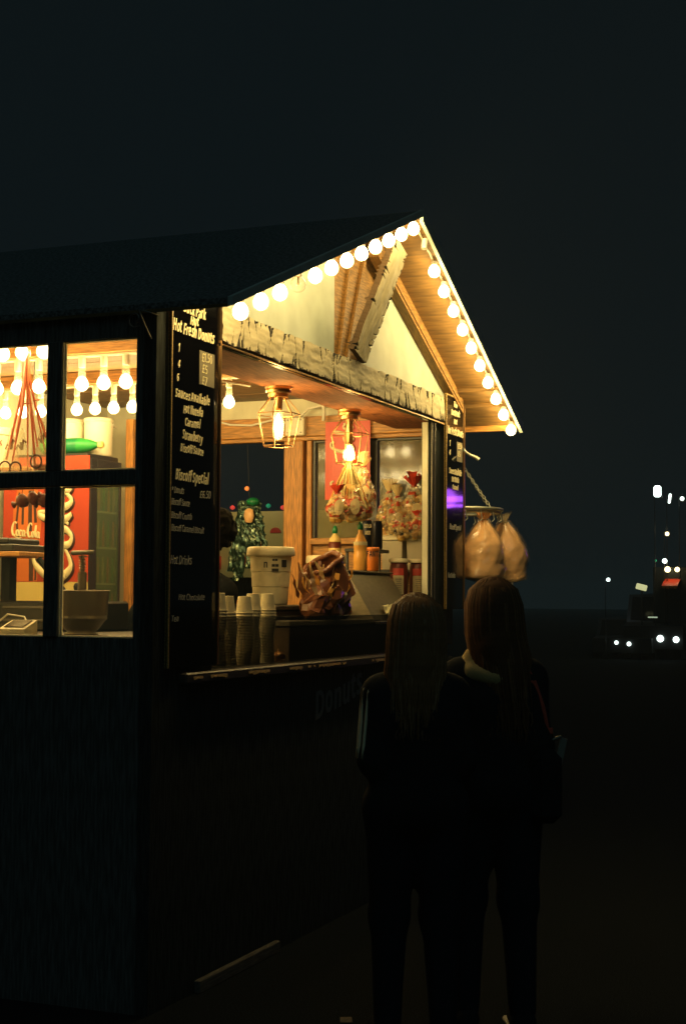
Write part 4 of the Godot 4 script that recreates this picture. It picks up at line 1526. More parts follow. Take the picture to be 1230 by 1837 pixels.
func script_word(st: SurfaceTool, xf: Transform3D, w: float) -> void:
	# the flowing two-word script in capital-height units; about 2.6 long and 1 high
	var L := [
		[Vector3(0.42, 0.86, 0.8), Vector3(0.36, 0.97, 1.0), Vector3(0.20, 0.92, 1.3), Vector3(0.06, 0.62, 1.9), Vector3(0.04, 0.30, 2.1), Vector3(0.16, 0.06, 1.6), Vector3(0.34, 0.14, 0.9), Vector3(0.42, 0.26, 0.6)],
		[Vector3(0.56, 0.44, 0.9), Vector3(0.45, 0.34, 1.5), Vector3(0.47, 0.10, 1.5), Vector3(0.58, 0.04, 1.1), Vector3(0.67, 0.22, 1.4), Vector3(0.62, 0.42, 1.2), Vector3(0.56, 0.44, 0.8)],
		[Vector3(0.95, 0.38, 0.9), Vector3(0.88, 0.46, 1.0), Vector3(0.78, 0.34, 1.6), Vector3(0.78, 0.12, 1.5), Vector3(0.88, 0.04, 1.0), Vector3(0.99, 0.16, 0.6)],
		[Vector3(1.24, 0.42, 0.8), Vector3(1.12, 0.44, 1.2), Vector3(1.05, 0.22, 1.6), Vector3(1.12, 0.05, 1.2), Vector3(1.22, 0.20, 0.8), Vector3(1.27, 0.44, 1.2), Vector3(1.26, 0.14, 1.4), Vector3(1.34, 0.05, 0.9), Vector3(1.42, 0.16, 0.5)],
		[Vector3(1.40, 0.30, 1.3), Vector3(1.56, 0.33, 1.3)],
		[Vector3(1.98, 0.84, 0.8), Vector3(1.93, 0.98, 1.0), Vector3(1.76, 0.94, 1.3), Vector3(1.62, 0.62, 1.9), Vector3(1.60, 0.30, 2.1), Vector3(1.72, 0.05, 1.6), Vector3(1.88, 0.12, 0.9), Vector3(1.97, 0.24, 0.6)],
		[Vector3(2.10, 0.44, 0.9), Vector3(2.00, 0.34, 1.5), Vector3(2.01, 0.10, 1.5), Vector3(2.11, 0.04, 1.1), Vector3(2.20, 0.22, 1.4), Vector3(2.16, 0.42, 1.2), Vector3(2.10, 0.44, 0.8)],
		[Vector3(2.26, 0.12, 0.6), Vector3(2.40, 0.60, 0.8), Vector3(2.40, 0.88, 1.0), Vector3(2.34, 0.72, 1.4), Vector3(2.32, 0.22, 1.6), Vector3(2.38, 0.05, 1.0)],
		[Vector3(2.66, 0.42, 0.8), Vector3(2.54, 0.44, 1.2), Vector3(2.47, 0.22, 1.6), Vector3(2.54, 0.05, 1.2), Vector3(2.64, 0.20, 0.8), Vector3(2.69, 0.44, 1.2), Vector3(2.68, 0.12, 1.4), Vector3(2.78, 0.05, 0.8)],
		[Vector3(0.16, 0.06, 1.0), Vector3(0.40, -0.06, 0.9), Vector3(0.70, -0.10, 1.0), Vector3(0.95, -0.05, 0.6)],
	]
	strokes(st, L, w, xf, 0.1)

# ------------------------------------------------------------------ things seen through the side window
func window_goods() -> void:
	fridge()
	# white tubs and a green bottle on top of the fridge
	for k in 2:
		var t := thing("storage_tub", ["white round tub on the fridge top behind the green bottle", "taller white tub on the fridge top beside the wooden upright"][k], "tub", v3(2.64, 2.392, -2.07 + 0.195 * k), "white tubs on the fridge")
		var st := S(true)
		lathe(st, [Vector2(0, 0), Vector2(0.078, 0), Vector2(0.082, 0.01), Vector2(0.085, 0.20), Vector2(0.089, 0.205), Vector2(0.089, 0.222), Vector2(0.083, 0.226), Vector2(0, 0.226)], 28, Transform3D(), [3])
		obj("body", st, M.white_plastic, t)
		st = S(true)
		tube(st, [v3(0, 0.19, 0.09), v3(0.05, 0.17, 0.095), v3(0.09, 0.19, 0.03)], 0.003, 6)
		obj("handle", st, M.cable_white, t)
	var gb := thing("green_bottle", "green plastic bottle lying on its side on the fridge", "bottle", v3(2.48, 2.442, -2.15))
	var st := S(true)
	var lay := Transform3D(Basis(v3(0, 1, 0), v3(0, 0, 1), v3(1, 0, 0)), Vector3.ZERO)
	lathe(st, [Vector2(0, 0), Vector2(0.043, 0), Vector2(0.047, 0.01), Vector2(0.047, 0.09), Vector2(0.043, 0.10), Vector2(0.043, 0.14), Vector2(0.047, 0.15), Vector2(0.046, 0.25), Vector2(0.034, 0.32), Vector2(0.018, 0.36), Vector2(0.016, 0.375), Vector2(0, 0.375)], 20, lay)
	obj("body", st, M.green_plastic, gb)
	st = S(true)
	lathe(st, [Vector2(0.017, 0.376), Vector2(0.021, 0.377), Vector2(0.021, 0.40), Vector2(0.018, 0.403), Vector2(0, 0.403)], 14, lay)
	obj("cap", st, M.yellow_print, gb)
	st = S(true)
	lathe(st, [Vector2(0.0475, 0.16), Vector2(0.0478, 0.17), Vector2(0.0476, 0.245)], 20, lay)
	obj("label", st, M.cap_green, gb)
	# wooden upright between fridge and wall
	st = S()
	span(st, v3(2.80, 0.3, -1.785), v3(2.86, 2.63, -1.735), 0.004)
	tag(obj("wooden_upright", st, M.pine_y), "rough wooden upright just past the glass-doored fridge", "post")
	# white tub with red print, standing on a high shelf
	st = S()
	span(st, v3(1.06, 2.16, -2.0), v3(1.34, 2.18, -1.30), 0.003)
	var sh := thing("wall_shelf", "narrow high wooden shelf behind the hanging toffee bags", "shelf")
	obj("board", st, M.pine_z, sh)
	for z in [-1.92, -1.36]:
		st = S()
		tube(st, [v3(1.2, 2.18, z), v3(1.2, 2.82, z)], 0.004, 6)
		obj("hanger", st, M.iron, sh)
	var wt := thing("drum_tub", "round white tub with red print on the high shelf", "tub", v3(1.2, 2.18, -1.585))
	st = S(true)
	lathe(st, [Vector2(0, 0), Vector2(0.082, 0), Vector2(0.085, 0.01), Vector2(0.088, 0.17)], 28, Transform3D(), [1])
	obj("body", st, M.white_plastic, wt)
	st = S(true)
	lathe(st, [Vector2(0.086, 0.171), Vector2(0.093, 0.173), Vector2(0.093, 0.205), Vector2(0.088, 0.21), Vector2(0, 0.21)], 28, Transform3D(), [1])
	obj("lid", st, M.white_plastic, wt)
	st = S()
	var f := Basis(Vector3.UP, deg_to_rad(-58))
	words(st, "tok", bold, 0.035, Transform3D(f, f * v3(0.012, 0, 0.0885) + v3(0, 0.105, 0)), 0.004, 0.0, 0.0, 0.8)
	obj("lettering", st, M.label_red, wt, false)
	# batter hopper with its spring plunger, on the sill by the corner
	var h := thing("batter_hopper", "steel batter hopper with a sprung T-handle plunger behind the lower window pane", "hopper", v3(0.45, 1.397, -0.595))
	st = S(true)
	lathe(st, [Vector2(0.0, 0.0), Vector2(0.072, 0.0), Vector2(0.072, 0.006), Vector2(0.058, 0.012), Vector2(0.075, 0.03), Vector2(0.098, 0.062), Vector2(0.106, 0.066), Vector2(0.108, 0.072), Vector2(0.104, 0.076), Vector2(0.108, 0.085), Vector2(0.113, 0.18), Vector2(0.116, 0.184), Vector2(0.112, 0.188), Vector2(0.108, 0.182), Vector2(0.08, 0.09), Vector2(0, 0.08)], 36)
	obj("bowl", st, M.dark_steel, h)
	st = S(true)
	tube(st, [v3(0, 0.08, 0), v3(0, 0.262, 0)], 0.019, 14)
	obj("sleeve", st, M.dark_steel, h)
	st = S(true)
	var pts := []
	for i in 85:
		var a := TAU * i / 14.0
		pts.append(v3(cos(a) * 0.014, 0.262 + 0.064 * i / 84.0, sin(a) * 0.014))
	tube(st, pts, 0.0022, 5)
	obj("spring", st, M.steel, h)
	st = S(true)
	tube(st, [v3(0, 0.26, 0), v3(0, 0.335, 0)], 0.008, 10)
	tube(st, [v3(0, 0.326, 0), v3(0, 0.332, 0)], 0.019, 12)
	obj("rod", st, M.dark_steel, h)
	st = S(true)
	tube(st, [v3(0.0, 0.345, -0.055), v3(0.0, 0.345, -0.05), v3(0.0, 0.347, 0.05), v3(0.0, 0.347, 0.055)], [0.007, 0.010, 0.010, 0.007], 12)
	obj("handle", st, M.iron, h)
	# two black knobs behind it
	st = S(true)
	lathe(st, [Vector2(0, 0), Vector2(0.016, 0), Vector2(0.014, 0.03), Vector2(0.017, 0.045), Vector2(0.012, 0.06), Vector2(0, 0.064)], 14)
	var kn := obj("pepper_pot", st, M.black_gloss)
	kn.position = v3(1.05, 1.56, -1.00)
	tag(kn, "small black pot beside the hopper plunger", "pot")
	# card reader with its cable
	var cr := thing("card_reader", "white card reader with a dark screen on the window sill", "card reader", v3(0.25, 1.397, -0.775))
	var tilt := Basis(v3(0, 0, 1), -0.35)
	st = S()
	prism(st, [v3(-0.045, 0, -0.062), v3(0.05, 0, -0.062), v3(0.05, 0.062, -0.062), v3(-0.045, 0.026, -0.062)], v3(0, 0, 0.124))
	obj("body", st, M.tub_plastic, cr)
	st = S()
	var nb := Basis(v3(0.095, 0.036, 0).normalized(), v3(-0.036, 0.095, 0).normalized(), v3(0, 0, 1))
	box(st, v3(0.004, 0.0475, 0), v3(0.072, 0.004, 0.094), 0.001, nb)
	obj("screen", st, M.black_gloss, cr)
	st = S(true)
	tube(st, [v3(0.05, 0.04, 0.02), v3(0.09, 0.075, -0.03), v3(0.10, 0.085, -0.12), v3(0.12, 0.02, -0.22)], 0.0035, 7)
	obj("cable", st, M.cable_white, cr)
	# black till drawer on a shelf with a strut
	var rack := thing("till_shelf", "wooden shelf on a diagonal strut behind the lower side pane", "shelf")
	st = S()
	span(st, v3(0.80, 1.742, -1.95), v3(1.15, 1.764, -1.15), 0.003)
	obj("board", st, M.pine_z, rack)
	st = S(true)
	tube(st, [v3(0.97, 1.735, -1.16), v3(0.97, 1.56, -1.0)], 0.014, 6)
	obj("strut", st, M.black_timber, rack)
	st = S()
	span(st, v3(0.94, 1.398, -1.35), v3(1.0, 1.742, -1.30), 0.003)
	span(st, v3(0.94, 1.398, -1.9), v3(1.0, 1.742, -1.85), 0.003)
	obj("leg", st, M.black_timber, rack)
	st = S()
	span(st, v3(0.82, 1.765, -1.80), v3(1.12, 1.80, -1.20), 0.005)
	span(st, v3(0.84, 1.80, -1.78), v3(1.10, 1.83, -1.24), 0.008)
	tag(obj("cash_till", st, M.black_metal), "flat black till drawer on the wooden shelf", "till")
	var bench := thing("work_bench", "black work bench inside the side window, under the hopper and reader", "bench")
	st = S()
	span(st, v3(0.73, 1.36, -2.3), v3(1.5, 1.397, -0.45), 0.004)
	obj("top", st, M.counter, bench)
	for z in [-2.2, -0.55]:
		st = S()
		span(st, v3(0.80, 0.3, z), v3(0.85, 1.36, z + 0.05))
		obj("leg", st, M.black_metal, bench)
		st = S()
		span(st, v3(1.4, 0.3, z), v3(1.45, 1.36, z + 0.05))
		obj("leg", st, M.black_metal, bench)
	var fr := thing("countertop_fryer", "low dark countertop fryer on the bench behind the card reader", "fryer", v3(1.1, 1.397, -1.10))
	st = S()
	box(st, v3(0, 0.07, 0), v3(0.36, 0.14, 0.5), 0.01)
	obj("body", st, M.black_metal, fr)
	st = S()
	box(st, v3(-0.182, 0.11, 0), v3(0.006, 0.012, 0.44), 0.002)
	obj("rail", st, M.iron, fr)
	st = S()
	box(st, v3(-0.182, 0.05, 0), v3(0.006, 0.012, 0.44), 0.002)
	obj("rail", st, M.iron, fr)

func fridge() -> void:
	var f := thing("drinks_fridge", "tall red drinks fridge with a bottle picture and pale script on its side", "fridge")
	var x0 := 2.40
	var x1 := 2.745
	var st := S()
	span(st, v3(x0, 0.3, -2.37), v3(x1, 2.39, -1.80), 0.004)
	obj("body", st, M.black_metal, f)
	st = S()
	span(st, v3(x0 - 0.003, 1.645, -2.366), v3(x0 - 0.0005, 2.375, -1.782))
	var side := obj("side_graphic", st, M.coke_red, f)
	st = S()
	span(st, v3(x0 - 0.003, 0.32, -2.366), v3(x0 - 0.0005, 1.534, -1.782))
	obj("side_graphic", st, M.coke_red, f)
	st = S()
	span(st, v3(x0 - 0.004, 1.535, -2.366), v3(x0 - 0.0005, 1.644, -1.782))
	obj("side_graphic", st, M.yellow_print, f)
	# printed bottle: amber outline, dark flutes
	var face := Basis(v3(0, 0, 1), v3(0, 1, 0), v3(-1, 0, 0))
	var c := v3(x0 - 0.0032, 0, -2.20)
	st = S()
	var half := [[1.648, 0.075], [1.78, 0.082], [1.90, 0.092], [2.0, 0.098], [2.08, 0.095], [2.16, 0.078], [2.22, 0.056], [2.27, 0.034]]
	var outline := []
	for q in half:
		outline.append(c + v3(0, q[0], -q[1]))
	half.reverse()
	for q in half:
		outline.append(c + v3(0, q[0], q[1]))
	prism(st, outline, v3(-0.0012, 0, 0))
	obj("bottle_print", st, M.amber_print, side)
	st = S()
	for q in [[-0.072, 2.0, -0.055, 2.17, 0.014], [-0.03, 1.98, -0.028, 2.16, 0.016], [0.022, 1.94, 0.02, 2.18, 0.026], [0.06, 1.99, 0.045, 2.17, 0.018], [0.035, 1.65, 0.032, 1.86, 0.030], [0.064, 1.655, 0.066, 1.80, 0.012], [-0.06, 1.90, -0.07, 1.99, 0.016]]:
		var a := c + v3(-0.0015, q[1], q[0])
		var b := c + v3(-0.0015, q[3], q[2])
		box(st, (a + b) * 0.5, v3(0.001, (b - a).length(), q[4]), 0.0, Basis(v3(1, 0, 0), atan2(q[2] - q[0], q[3] - q[1])))
	obj("bottle_flutes", st, M.brown_print, side)
	st = S()
	box(st, c + v3(-0.002, 2.268, 0), v3(0.001, 0.028, 0.085))
	obj("bottle_print", st, M.yellow_print, side)
	st = S()
	script_word(st, Transform3D(Basis(v3(0, -0.1, 1).normalized() * 0.070, v3(0, 1, 0) * 0.085, v3(-1, 0, 0)), c + v3(-0.003, 1.915, -0.102)), 0.05)
	obj("lettering", st, M.letter_cream, side)
	# big script up the side, with a dark outline behind it
	var up := Basis(v3(0, 0.47, 0), v3(0, 0, -0.27), v3(-1, 0, 0))
	st = S()
	script_word(st, Transform3D(up, v3(x0 - 0.0035, 0.910, -1.872)), 0.042)
	obj("lettering", st, M.brown_print, side)
	st = S()
	script_word(st, Transform3D(up, v3(x0 - 0.0085, 0.918, -1.882)), 0.036)
	obj("lettering", st, M.letter_cream, side)
	# glass door and what stands behind it
	st = S()
	span(st, v3(x0 + 0.003, 0.36, -1.799), v3(x0 + 0.075, 2.36, -1.775), 0.003)
	span(st, v3(x1 - 0.025, 0.36, -1.799), v3(x1, 2.36, -1.775), 0.003)
	span(st, v3(x0 + 0.075, 2.22, -1.799), v3(x1 - 0.025, 2.36, -1.775), 0.003)
	span(st, v3(x0 + 0.075, 0.36, -1.799), v3(x1 - 0.025, 0.5, -1.775), 0.003)
	var door := obj("door", st, M.black_metal, f)
	st = S()
	span(st, v3(x0 + 0.08, 0.5, -1.782), v3(x1 - 0.03, 2.22, -1.778))
	obj("pane", st, M.fridge_glass, door)
	for k in 4:
		st = S()
		span(st, v3(x0 + 0.08, 1.42 + 0.21 * k, -1.7975), v3(x1 - 0.03, 1.432 + 0.21 * k, -1.787), 0.001)
		var shelf := obj("shelf_edge", st, M.tub_plastic, f)
		for q in 4:
			st = S(true)
			var xf := Transform3D(Basis(), v3(x0 + 0.115 + 0.055 * q, 1.433 + 0.21 * k, -1.79))
			lathe(st, [Vector2(0, 0), Vector2(0.007, 0), Vector2(0.0075, 0.09), Vector2(0.004, 0.13), Vector2(0.004, 0.15), Vector2(0, 0.15)], 8, xf)
			obj("drink", st, [M.green_plastic, M.soda_orange, M.juice_pale, M.poster_red][(q + k) % 4], shelf)

# ------------------------------------------------------------------ hanging things
func hanging_goods() -> void:
	# toffee bags on red ribbons hung from a hook inside the window
	var b := thing("ribbon_bundle", "bundle of red ribbons hung behind the upper side pane, gathered at a hook", "ribbons", v3(0.30, 2.60, -0.785))
	var g := RandomNumberGenerator.new()
	g.seed = 31
	var ends := [[-0.085, -0.47], [-0.07, -0.40], [-0.05, -0.50], [-0.03, -0.36], [0.0, -0.52], [0.015, -0.46], [0.05, -0.50], [0.062, -0.42], [0.082, -0.44], [0.09, -0.38]]
	for i in ends.size():
		var st := S(true)
		var e := v3(g.randf_range(-0.03, 0.03), ends[i][1], ends[i][0])
		tube(st, [v3(0, 0, 0), v3(e.x * 0.3, -0.13, e.z * 0.12 - 0.004), v3(e.x * 0.6, -0.25, e.z * 0.42), e], 0.0034 if i % 3 else 0.0055, 5)
		obj("ribbon", st, M.ribbon_red, b)
	var st := S(true)
	tube(st, [v3(0, 0.085, 0.0), v3(0, 0.0, 0), v3(0, -0.19, 0.004)], [0.006, 0.009, 0.006], 8)
	obj("cord", st, M.ribbon_red, b)
	st = S(true)
	tube(st, [v3(0, 0.0, -0.05), v3(0, 0.01, -0.02), v3(0, -0.008, 0.0), v3(0, 0.012, 0.02), v3(0, 0.02, 0.05)], 0.004, 6)
	obj("bow", st, M.ribbon_red, b)
	st = S(true)
	tube(st, [v3(0, -0.235, -0.04), v3(0, -0.235, 0.025)], 0.0035, 6)
	tube(st, [v3(0, -0.222, 0.03), v3(0, -0.222, 0.062)], 0.0035, 6)
	obj("bow", st, M.ribbon_red, b)
	var spots := [[0.30, 2.075, -0.858, "hanging clear cone of toffee with a round ring, beside the white drum tub"], [0.27, 2.068, -0.785, "hanging clear cone of toffee, middle and lowest of the cluster"], [0.33, 2.10, -0.725, "hanging clear cone of toffee with a ring, next to the glazing bar"]]
	for p in spots:
		var t := thing("toffee_cone", p[3], "sweets", v3(p[0], p[1], p[2]), "toffee cones hanging in the side window")
		st = S(true)
		lathe(st, [Vector2(0, -0.03), Vector2(0.03, -0.026), Vector2(0.042, 0.0), Vector2(0.040, 0.03), Vector2(0.022, 0.11), Vector2(0.010, 0.17), Vector2(0.004, 0.19)], 18)
		obj("wrapper", st, M.clear_film, t)
		st = S(true)
		lathe(st, [Vector2(0, -0.027), Vector2(0.027, -0.024), Vector2(0.039, 0.0), Vector2(0.036, 0.008), Vector2(0, 0.012)], 18)
		obj("toffee", st, M.toffee, t)
		st = S(true)
		var pts := []
		for i in 21:
			var a := TAU * i / 20.0
			pts.append(v3(-0.044, 0.018 + sin(a) * 0.027, cos(a) * 0.027))
		tube(st, pts, 0.004, 6, false)
		obj("ring", st, M.brown_print, t)
		st = S(true)
		for k in 3:
			tube(st, [v3(0, 0.10, 0), v3(-0.01, 0.12 + 0.01 * k, 0.014 * (k - 1)), v3(-0.005, 0.10 + 0.014 * k, 0.024 * (k - 1))], 0.005, 5)
		obj("knot", st, M.brown_paper, t)
	# lower cluster seen in the pane below: dark purple and red wrapped ends
	for p in [[0.30, 1.955, -0.80, 0.05, "dark red wrapped sweet hanging low in the side window, nearest the drum tub"], [0.30, 1.965, -0.745, 0.04, "short dark wrapped sweet hanging low between two others"], [0.32, 1.955, -0.705, 0.05, "dark red wrapped sweet hanging low against the glazing bar"]]:
		var t := thing("wrapped_sweet", p[4], "sweets", v3(p[0], p[1], p[2]), "wrapped sweets hanging low in the side window")
		st = S(true)
		var lay := Transform3D(Basis(v3(1, 0, 0), deg_to_rad(70)), Vector3.ZERO)
		lathe(st, [Vector2(0, -p[3]), Vector2(0.016, -p[3] * 0.9), Vector2(0.006, -p[3] * 0.6), Vector2(0.028, -p[3] * 0.2), Vector2(0.030, p[3] * 0.25), Vector2(0.006, p[3] * 0.62), Vector2(0.018, p[3] * 0.95), Vector2(0, p[3])], 11, lay)
		obj("wrapper", st, M.sauce_red, t)
		st = S(true)
		tube(st, [v3(0, 0.02, 0), v3(0, 0.11, 0)], 0.002, 5)
		obj("string", st, M.brown_print, t)
	# junction box and cables on the far wall
	var jb := thing("junction_box", "white electrical junction box on the wooden header above the post", "junction box", v3(3.53, 2.635, -0.99))
	st = S()
	box(st, Vector3.ZERO, v3(0.05, 0.115, 0.13), 0.006)
	obj("cover", st, M.white_plastic, jb)
	st = S(true)
	for q in [[-0.045, -0.04], [0.045, -0.04], [-0.045, 0.04], [0.045, 0.04]]:
		tube(st, [v3(-0.024, q[1], q[0]), v3(-0.028, q[1], q[0])], 0.005, 8)
	obj("screw", st, M.iron, jb)
	st = S(true)
	tube(st, [v3(3.53, 2.72, -1.65), v3(3.53, 2.665, -1.45), v3(3.53, 2.655, -1.3), v3(3.53, 2.69, -1.12), v3(3.53, 2.66, -1.06)], 0.007, 7)
	tag(obj("slack_cable", st, M.cable_white), "slack white cable running along the header into the junction box", "cable")
	st = S(true)
	tube(st, [v3(3.53, 2.69, -0.97), v3(3.52, 2.745, -0.90), v3(3.52, 2.76, -0.80), v3(3.53, 2.80, -0.72)], 0.008, 7)
	tube(st, [v3(3.51, 2.77, -0.80), v3(3.50, 2.72, -0.785), v3(3.50, 2.66, -0.79)], 0.011, 7)
	tag(obj("looped_cable", st, M.cable_white), "white cable looping up from the junction box with a hanging tail", "cable")
	# dark green foil costume-like streamers hanging in the open far hatch
	var fo := thing("foil_streamers", "dark green and silver foil streamers hanging in the open hatch behind the white tub", "foil streamers", v3(3.72, 2.19, -1.40))
	var n := FastNoiseLite.new()
	n.seed = 61
	n.frequency = 14.0
	for k in 7:
		var z := -0.095 + 0.031 * k
		var len: float = [0.46, 0.52, 0.50, 0.44, 0.36, 0.34, 0.30][k]
		st = S(true)
		var cols := 4
		var rows := 26
		var pt := []
		for i in rows + 1:
			for j in cols + 1:
				var v := float(i) / rows
				var u := float(j) / cols - 0.5
				var p := v3(0, -len * v, z * (0.6 + 0.6 * v) - (0.02 * v if k < 3 else 0.0) + u * 0.046)
				p.x = n.get_noise_3d(p.y * 2.0, p.z * 5.0, k) * 0.035
				p.z += n.get_noise_2d(p.y * 1.5, k * 9.0) * 0.006
				pt.append(p)
		for i in rows:
			for j in cols:
				var a := i * (cols + 1) + j
				for q in [a, a + 1, a + cols + 2, a, a + cols + 2, a + cols + 1]:
					var c := n.get_noise_3d(pt[q].x * 9.0, pt[q].y * 9.0, pt[q].z * 9.0 + k)
					st.set_color(Color(1.0, 1.0, 0.9) if c > 0.30 else Color(0.06, 0.12, 0.11))
					st.add_vertex(pt[q])
		obj("streamer", st, M.green_foil, fo)
	st = S(true)
	lathe(st, [Vector2(0, -0.05), Vector2(0.03, -0.044), Vector2(0.042, 0), Vector2(0.034, 0.04), Vector2(0.012, 0.05), Vector2(0, 0.052)], 16, Transform3D(Basis.from_scale(v3(0.5, 0.95, 0.85)), v3(-0.03, -0.10, 0.012)))
	obj("rosette", st, M.floss, fo)
	st = S(true)
	lathe(st, [Vector2(0, -0.04), Vector2(0.05, -0.02), Vector2(0.058, 0.01), Vector2(0.03, 0.035), Vector2(0, 0.04)], 16, Transform3D(Basis.from_scale(v3(0.7, 0.75, 0.8)), v3(-0.01, -0.01, 0.03)))
	obj("bow", st, M.cap_green, fo)
	st = S(true)
	tube(st, [v3(0, 0.0, 0), v3(-0.04, 0.385, 0)], 0.0015, 5)
	obj("cord", st, M.cord_dark, fo)

# ------------------------------------------------------------------ candyfloss rack, scroll bracket, banner hook
func chain(st: SurfaceTool, a: Vector3, b: Vector3) -> void:
	var n := int((b - a).length() / 0.024)
	var d := (b - a).normalized()
	var s1 := d.cross(v3(0.3, 0.2, 1)).normalized()
	for i in n:
		var c := a.lerp(b, (i + 0.5) / n)
		var w := s1 if i % 2 == 0 else d.cross(s1)
		var pts := []
		for k in 13:
			var t := TAU * k / 12.0
			pts.append(c + d * cos(t) * 0.017 + w * sin(t) * 0.0075)
		tube(st, pts, 0.0024, 5, false)

func outside_goods() -> void:
	var r := thing("candyfloss_rack", "flat green-white metal ring hung on chains under the far eave", "hanging rack", v3(4.20, 2.135, -0.11))
	var st := S(true)
	for q in [[0.255, 0.0], [0.235, -0.018]]:
		var pts := []
		for i in 37:
			var a := TAU * i / 36.0
			pts.append(v3(cos(a) * q[0], q[1], sin(a) * q[0]))
		tube(st, pts, 0.011, 8, false)
	obj("ring", st, M.galvanised, r)
	for k in 4:
		st = S(true)
		var a := 0.5 + TAU * k / 4.0
		chain(st, v3(0, 0.29, 0), v3(cos(a) * 0.255, 0.008, sin(a) * 0.255))
		obj("chain", st, M.galvanised, r)
	st = S(true)
	tube(st, [v3(0, 0.28, 0), v3(0.01, 0.31, 0), v3(0, 0.34, 0.01), v3(-0.03, 0.38, 0.0), v3(-0.10, 0.42, 0.0), v3(-0.19, 0.49, 0.0)], 0.007, 7)
	obj("hook", st, M.galvanised, r)
	st = S(true)
	for i in 16:
		var a := TAU * i / 16.0
		var c := v3(cos(a) * 0.25, -0.012, sin(a) * 0.25)
		tube(st, [c, c + v3(0, -0.03, 0.004), c + v3(0.01, -0.055, 0.008), c + v3(0.0, -0.07, -0.004)], 0.0035, 5)
	obj("peg", st, M.galvanised, r)
	st = S(true)
	tube(st, [v3(3.763, 2.52, 0.025), v3(3.766, 2.47, 0.04), v3(3.785, 2.447, 0.07), v3(3.80, 2.437, 0.095), v3(3.81, 2.42, 0.12)], [0.006, 0.009, 0.010, 0.010, 0.013], 8)
	tag(obj("coat_hook", st, M.galvanised), "pale bent hook hanging beside the see-through menu board", "hook")
	# bags of candyfloss
	var spots := [[4.13, 0.145, 0.20, 0.0, "plump peach candyfloss bag in front, full width in view"], [4.40, 0.10, 0.15, 0.35, "slanting peach candyfloss bag on the outer side of the rack"], [4.0, -0.22, 0.0, -0.2, "candyfloss bag seen dimly through the smoked menu board"], [4.30, -0.33, 0.0, 0.1, "candyfloss bag at the back of the rack, mostly hidden"]]
	spots[0] = [4.10, 0.06, 0.0, 0.0, spots[0][4]]
	spots[1] = [4.38, 0.115, 0.0, 0.22, spots[1][4]]
	for i in 4:
		var p: Array = spots[i]
		var b := thing("candyfloss_bag", p[4], "candyfloss", v3(p[0], 2.06, p[1]), "bags of candyfloss on the rack")
		b.scale = Vector3(1.12, 1.0, 1.12)
		b.rotation = v3(0.0, 0.4 * i, 0) + v3(-p[3] * 0.4, 0, p[3] * 0.8)
		var n := FastNoiseLite.new()
		n.seed = 80 + i
		n.frequency = 3.2
		st = S(true)
		var rows := 30
		var cols := 40
		var ring := []
		for y in rows + 1:
			var v := float(y) / rows
			var rad := 0.0
			if v < 0.12:
				rad = lerpf(0.018, 0.05, v / 0.12)
			else:
				rad = lerpf(0.05, 0.142, sin(clampf((v - 0.12) / 0.5, 0, 1) * PI / 2))
			if v > 0.93:
				rad *= sqrt(maxf(1.0 - pow((v - 0.93) / 0.075, 2.0), 0.0))
			var line := []
			for k in cols:
				var a := TAU * k / cols
				var pl := sin(a * 9.0 + i + n.get_noise_1d(a * 2.0) * 4.0) * 0.010 * clampf(1.0 - v * 1.8, 0, 1) + n.get_noise_3d(cos(a) * 0.3, v * 0.8, sin(a) * 0.3) * 0.018 * minf(v * 3.0, 1.0)
				var flat := lerpf(1.0, 0.72, v)
				line.append(v3(cos(a) * (rad + pl), -0.385 * v, -sin(a) * (rad + pl) * flat))
			ring.append(line)
		for y in rows:
			for k in cols:
				var k2 := (k + 1) % cols
				quad(st, ring[y][k2], ring[y][k], ring[y + 1][k], ring[y + 1][k2])
		obj("floss", st, M.floss, b)
		st = S()
		var fg := RandomNumberGenerator.new()
		fg.seed = 200 + i
		var film := []
		for y in range(0, rows + 1, 2):
			var line := []
			for k in range(0, cols, 2):
				var q: Vector3 = ring[y][k]
				line.append(q + v3(q.x, 0, q.z).normalized() * fg.randf_range(0.005, 0.016) + v3(0, 0.012 - 0.020 * float(y) / rows, 0))
			film.append(line)
		for y in film.size() - 1:
			for k in film[0].size():
				var k2: int = (k + 1) % int(film[0].size())
				quad(st, film[y][k2], film[y][k], film[y + 1][k], film[y + 1][k2])
		obj("bag", st, M.thin_film, b)
		st = S()
		var g := RandomNumberGenerator.new()
		g.seed = i + 3
		for k in 16:
			var a := TAU * k / 16.0
			var d := v3(cos(a), 0, sin(a))
			var e := v3(-sin(a), 0, cos(a))
			var tip := d * g.randf_range(0.02, 0.06) + v3(0, g.randf_range(0.02, 0.075), 0)
			tri(st, d * 0.012 - e * 0.006, d * 0.012 + e * 0.006, tip + e * 0.02)
			tri(st, d * 0.012 - e * 0.006, tip + e * 0.02, tip - e * 0.02)
		obj("bag_neck", st, M.clear_film if i % 2 else M.floss, b)
		st = S(true)
		tube(st, [v3(-0.02, -0.006, 0), v3(0, -0.006, 0.02), v3(0.02, -0.006, 0), v3(0, -0.006, -0.02), v3(-0.02, -0.006, 0)], 0.005, 6)
		obj("tie", st, M.label_red if i % 2 == 0 else M.cap_green, b)
		st = S()
		for s in [-1, 1]:
			var c := v3(s * 0.125, -0.37, 0)
			tri(st, c, c + v3(s * 0.03, -0.02, 0.01), c + v3(s * 0.01, 0.03, 0.012))
		obj("bag_corner", st, M.clear_film, b)
	# wrought scroll on the corner
	st = S(true)
	var pts := []
	for i in 40:
		var t := i / 39.0
		var a := -1.2 + t * 6.6
		var rr := lerpf(0.012, 0.034, t)
		pts.append(v3(-0.035, 2.615 + sin(a) * rr, -0.075 + cos(a) * rr))
	tube(st, pts, 0.0035, 6)
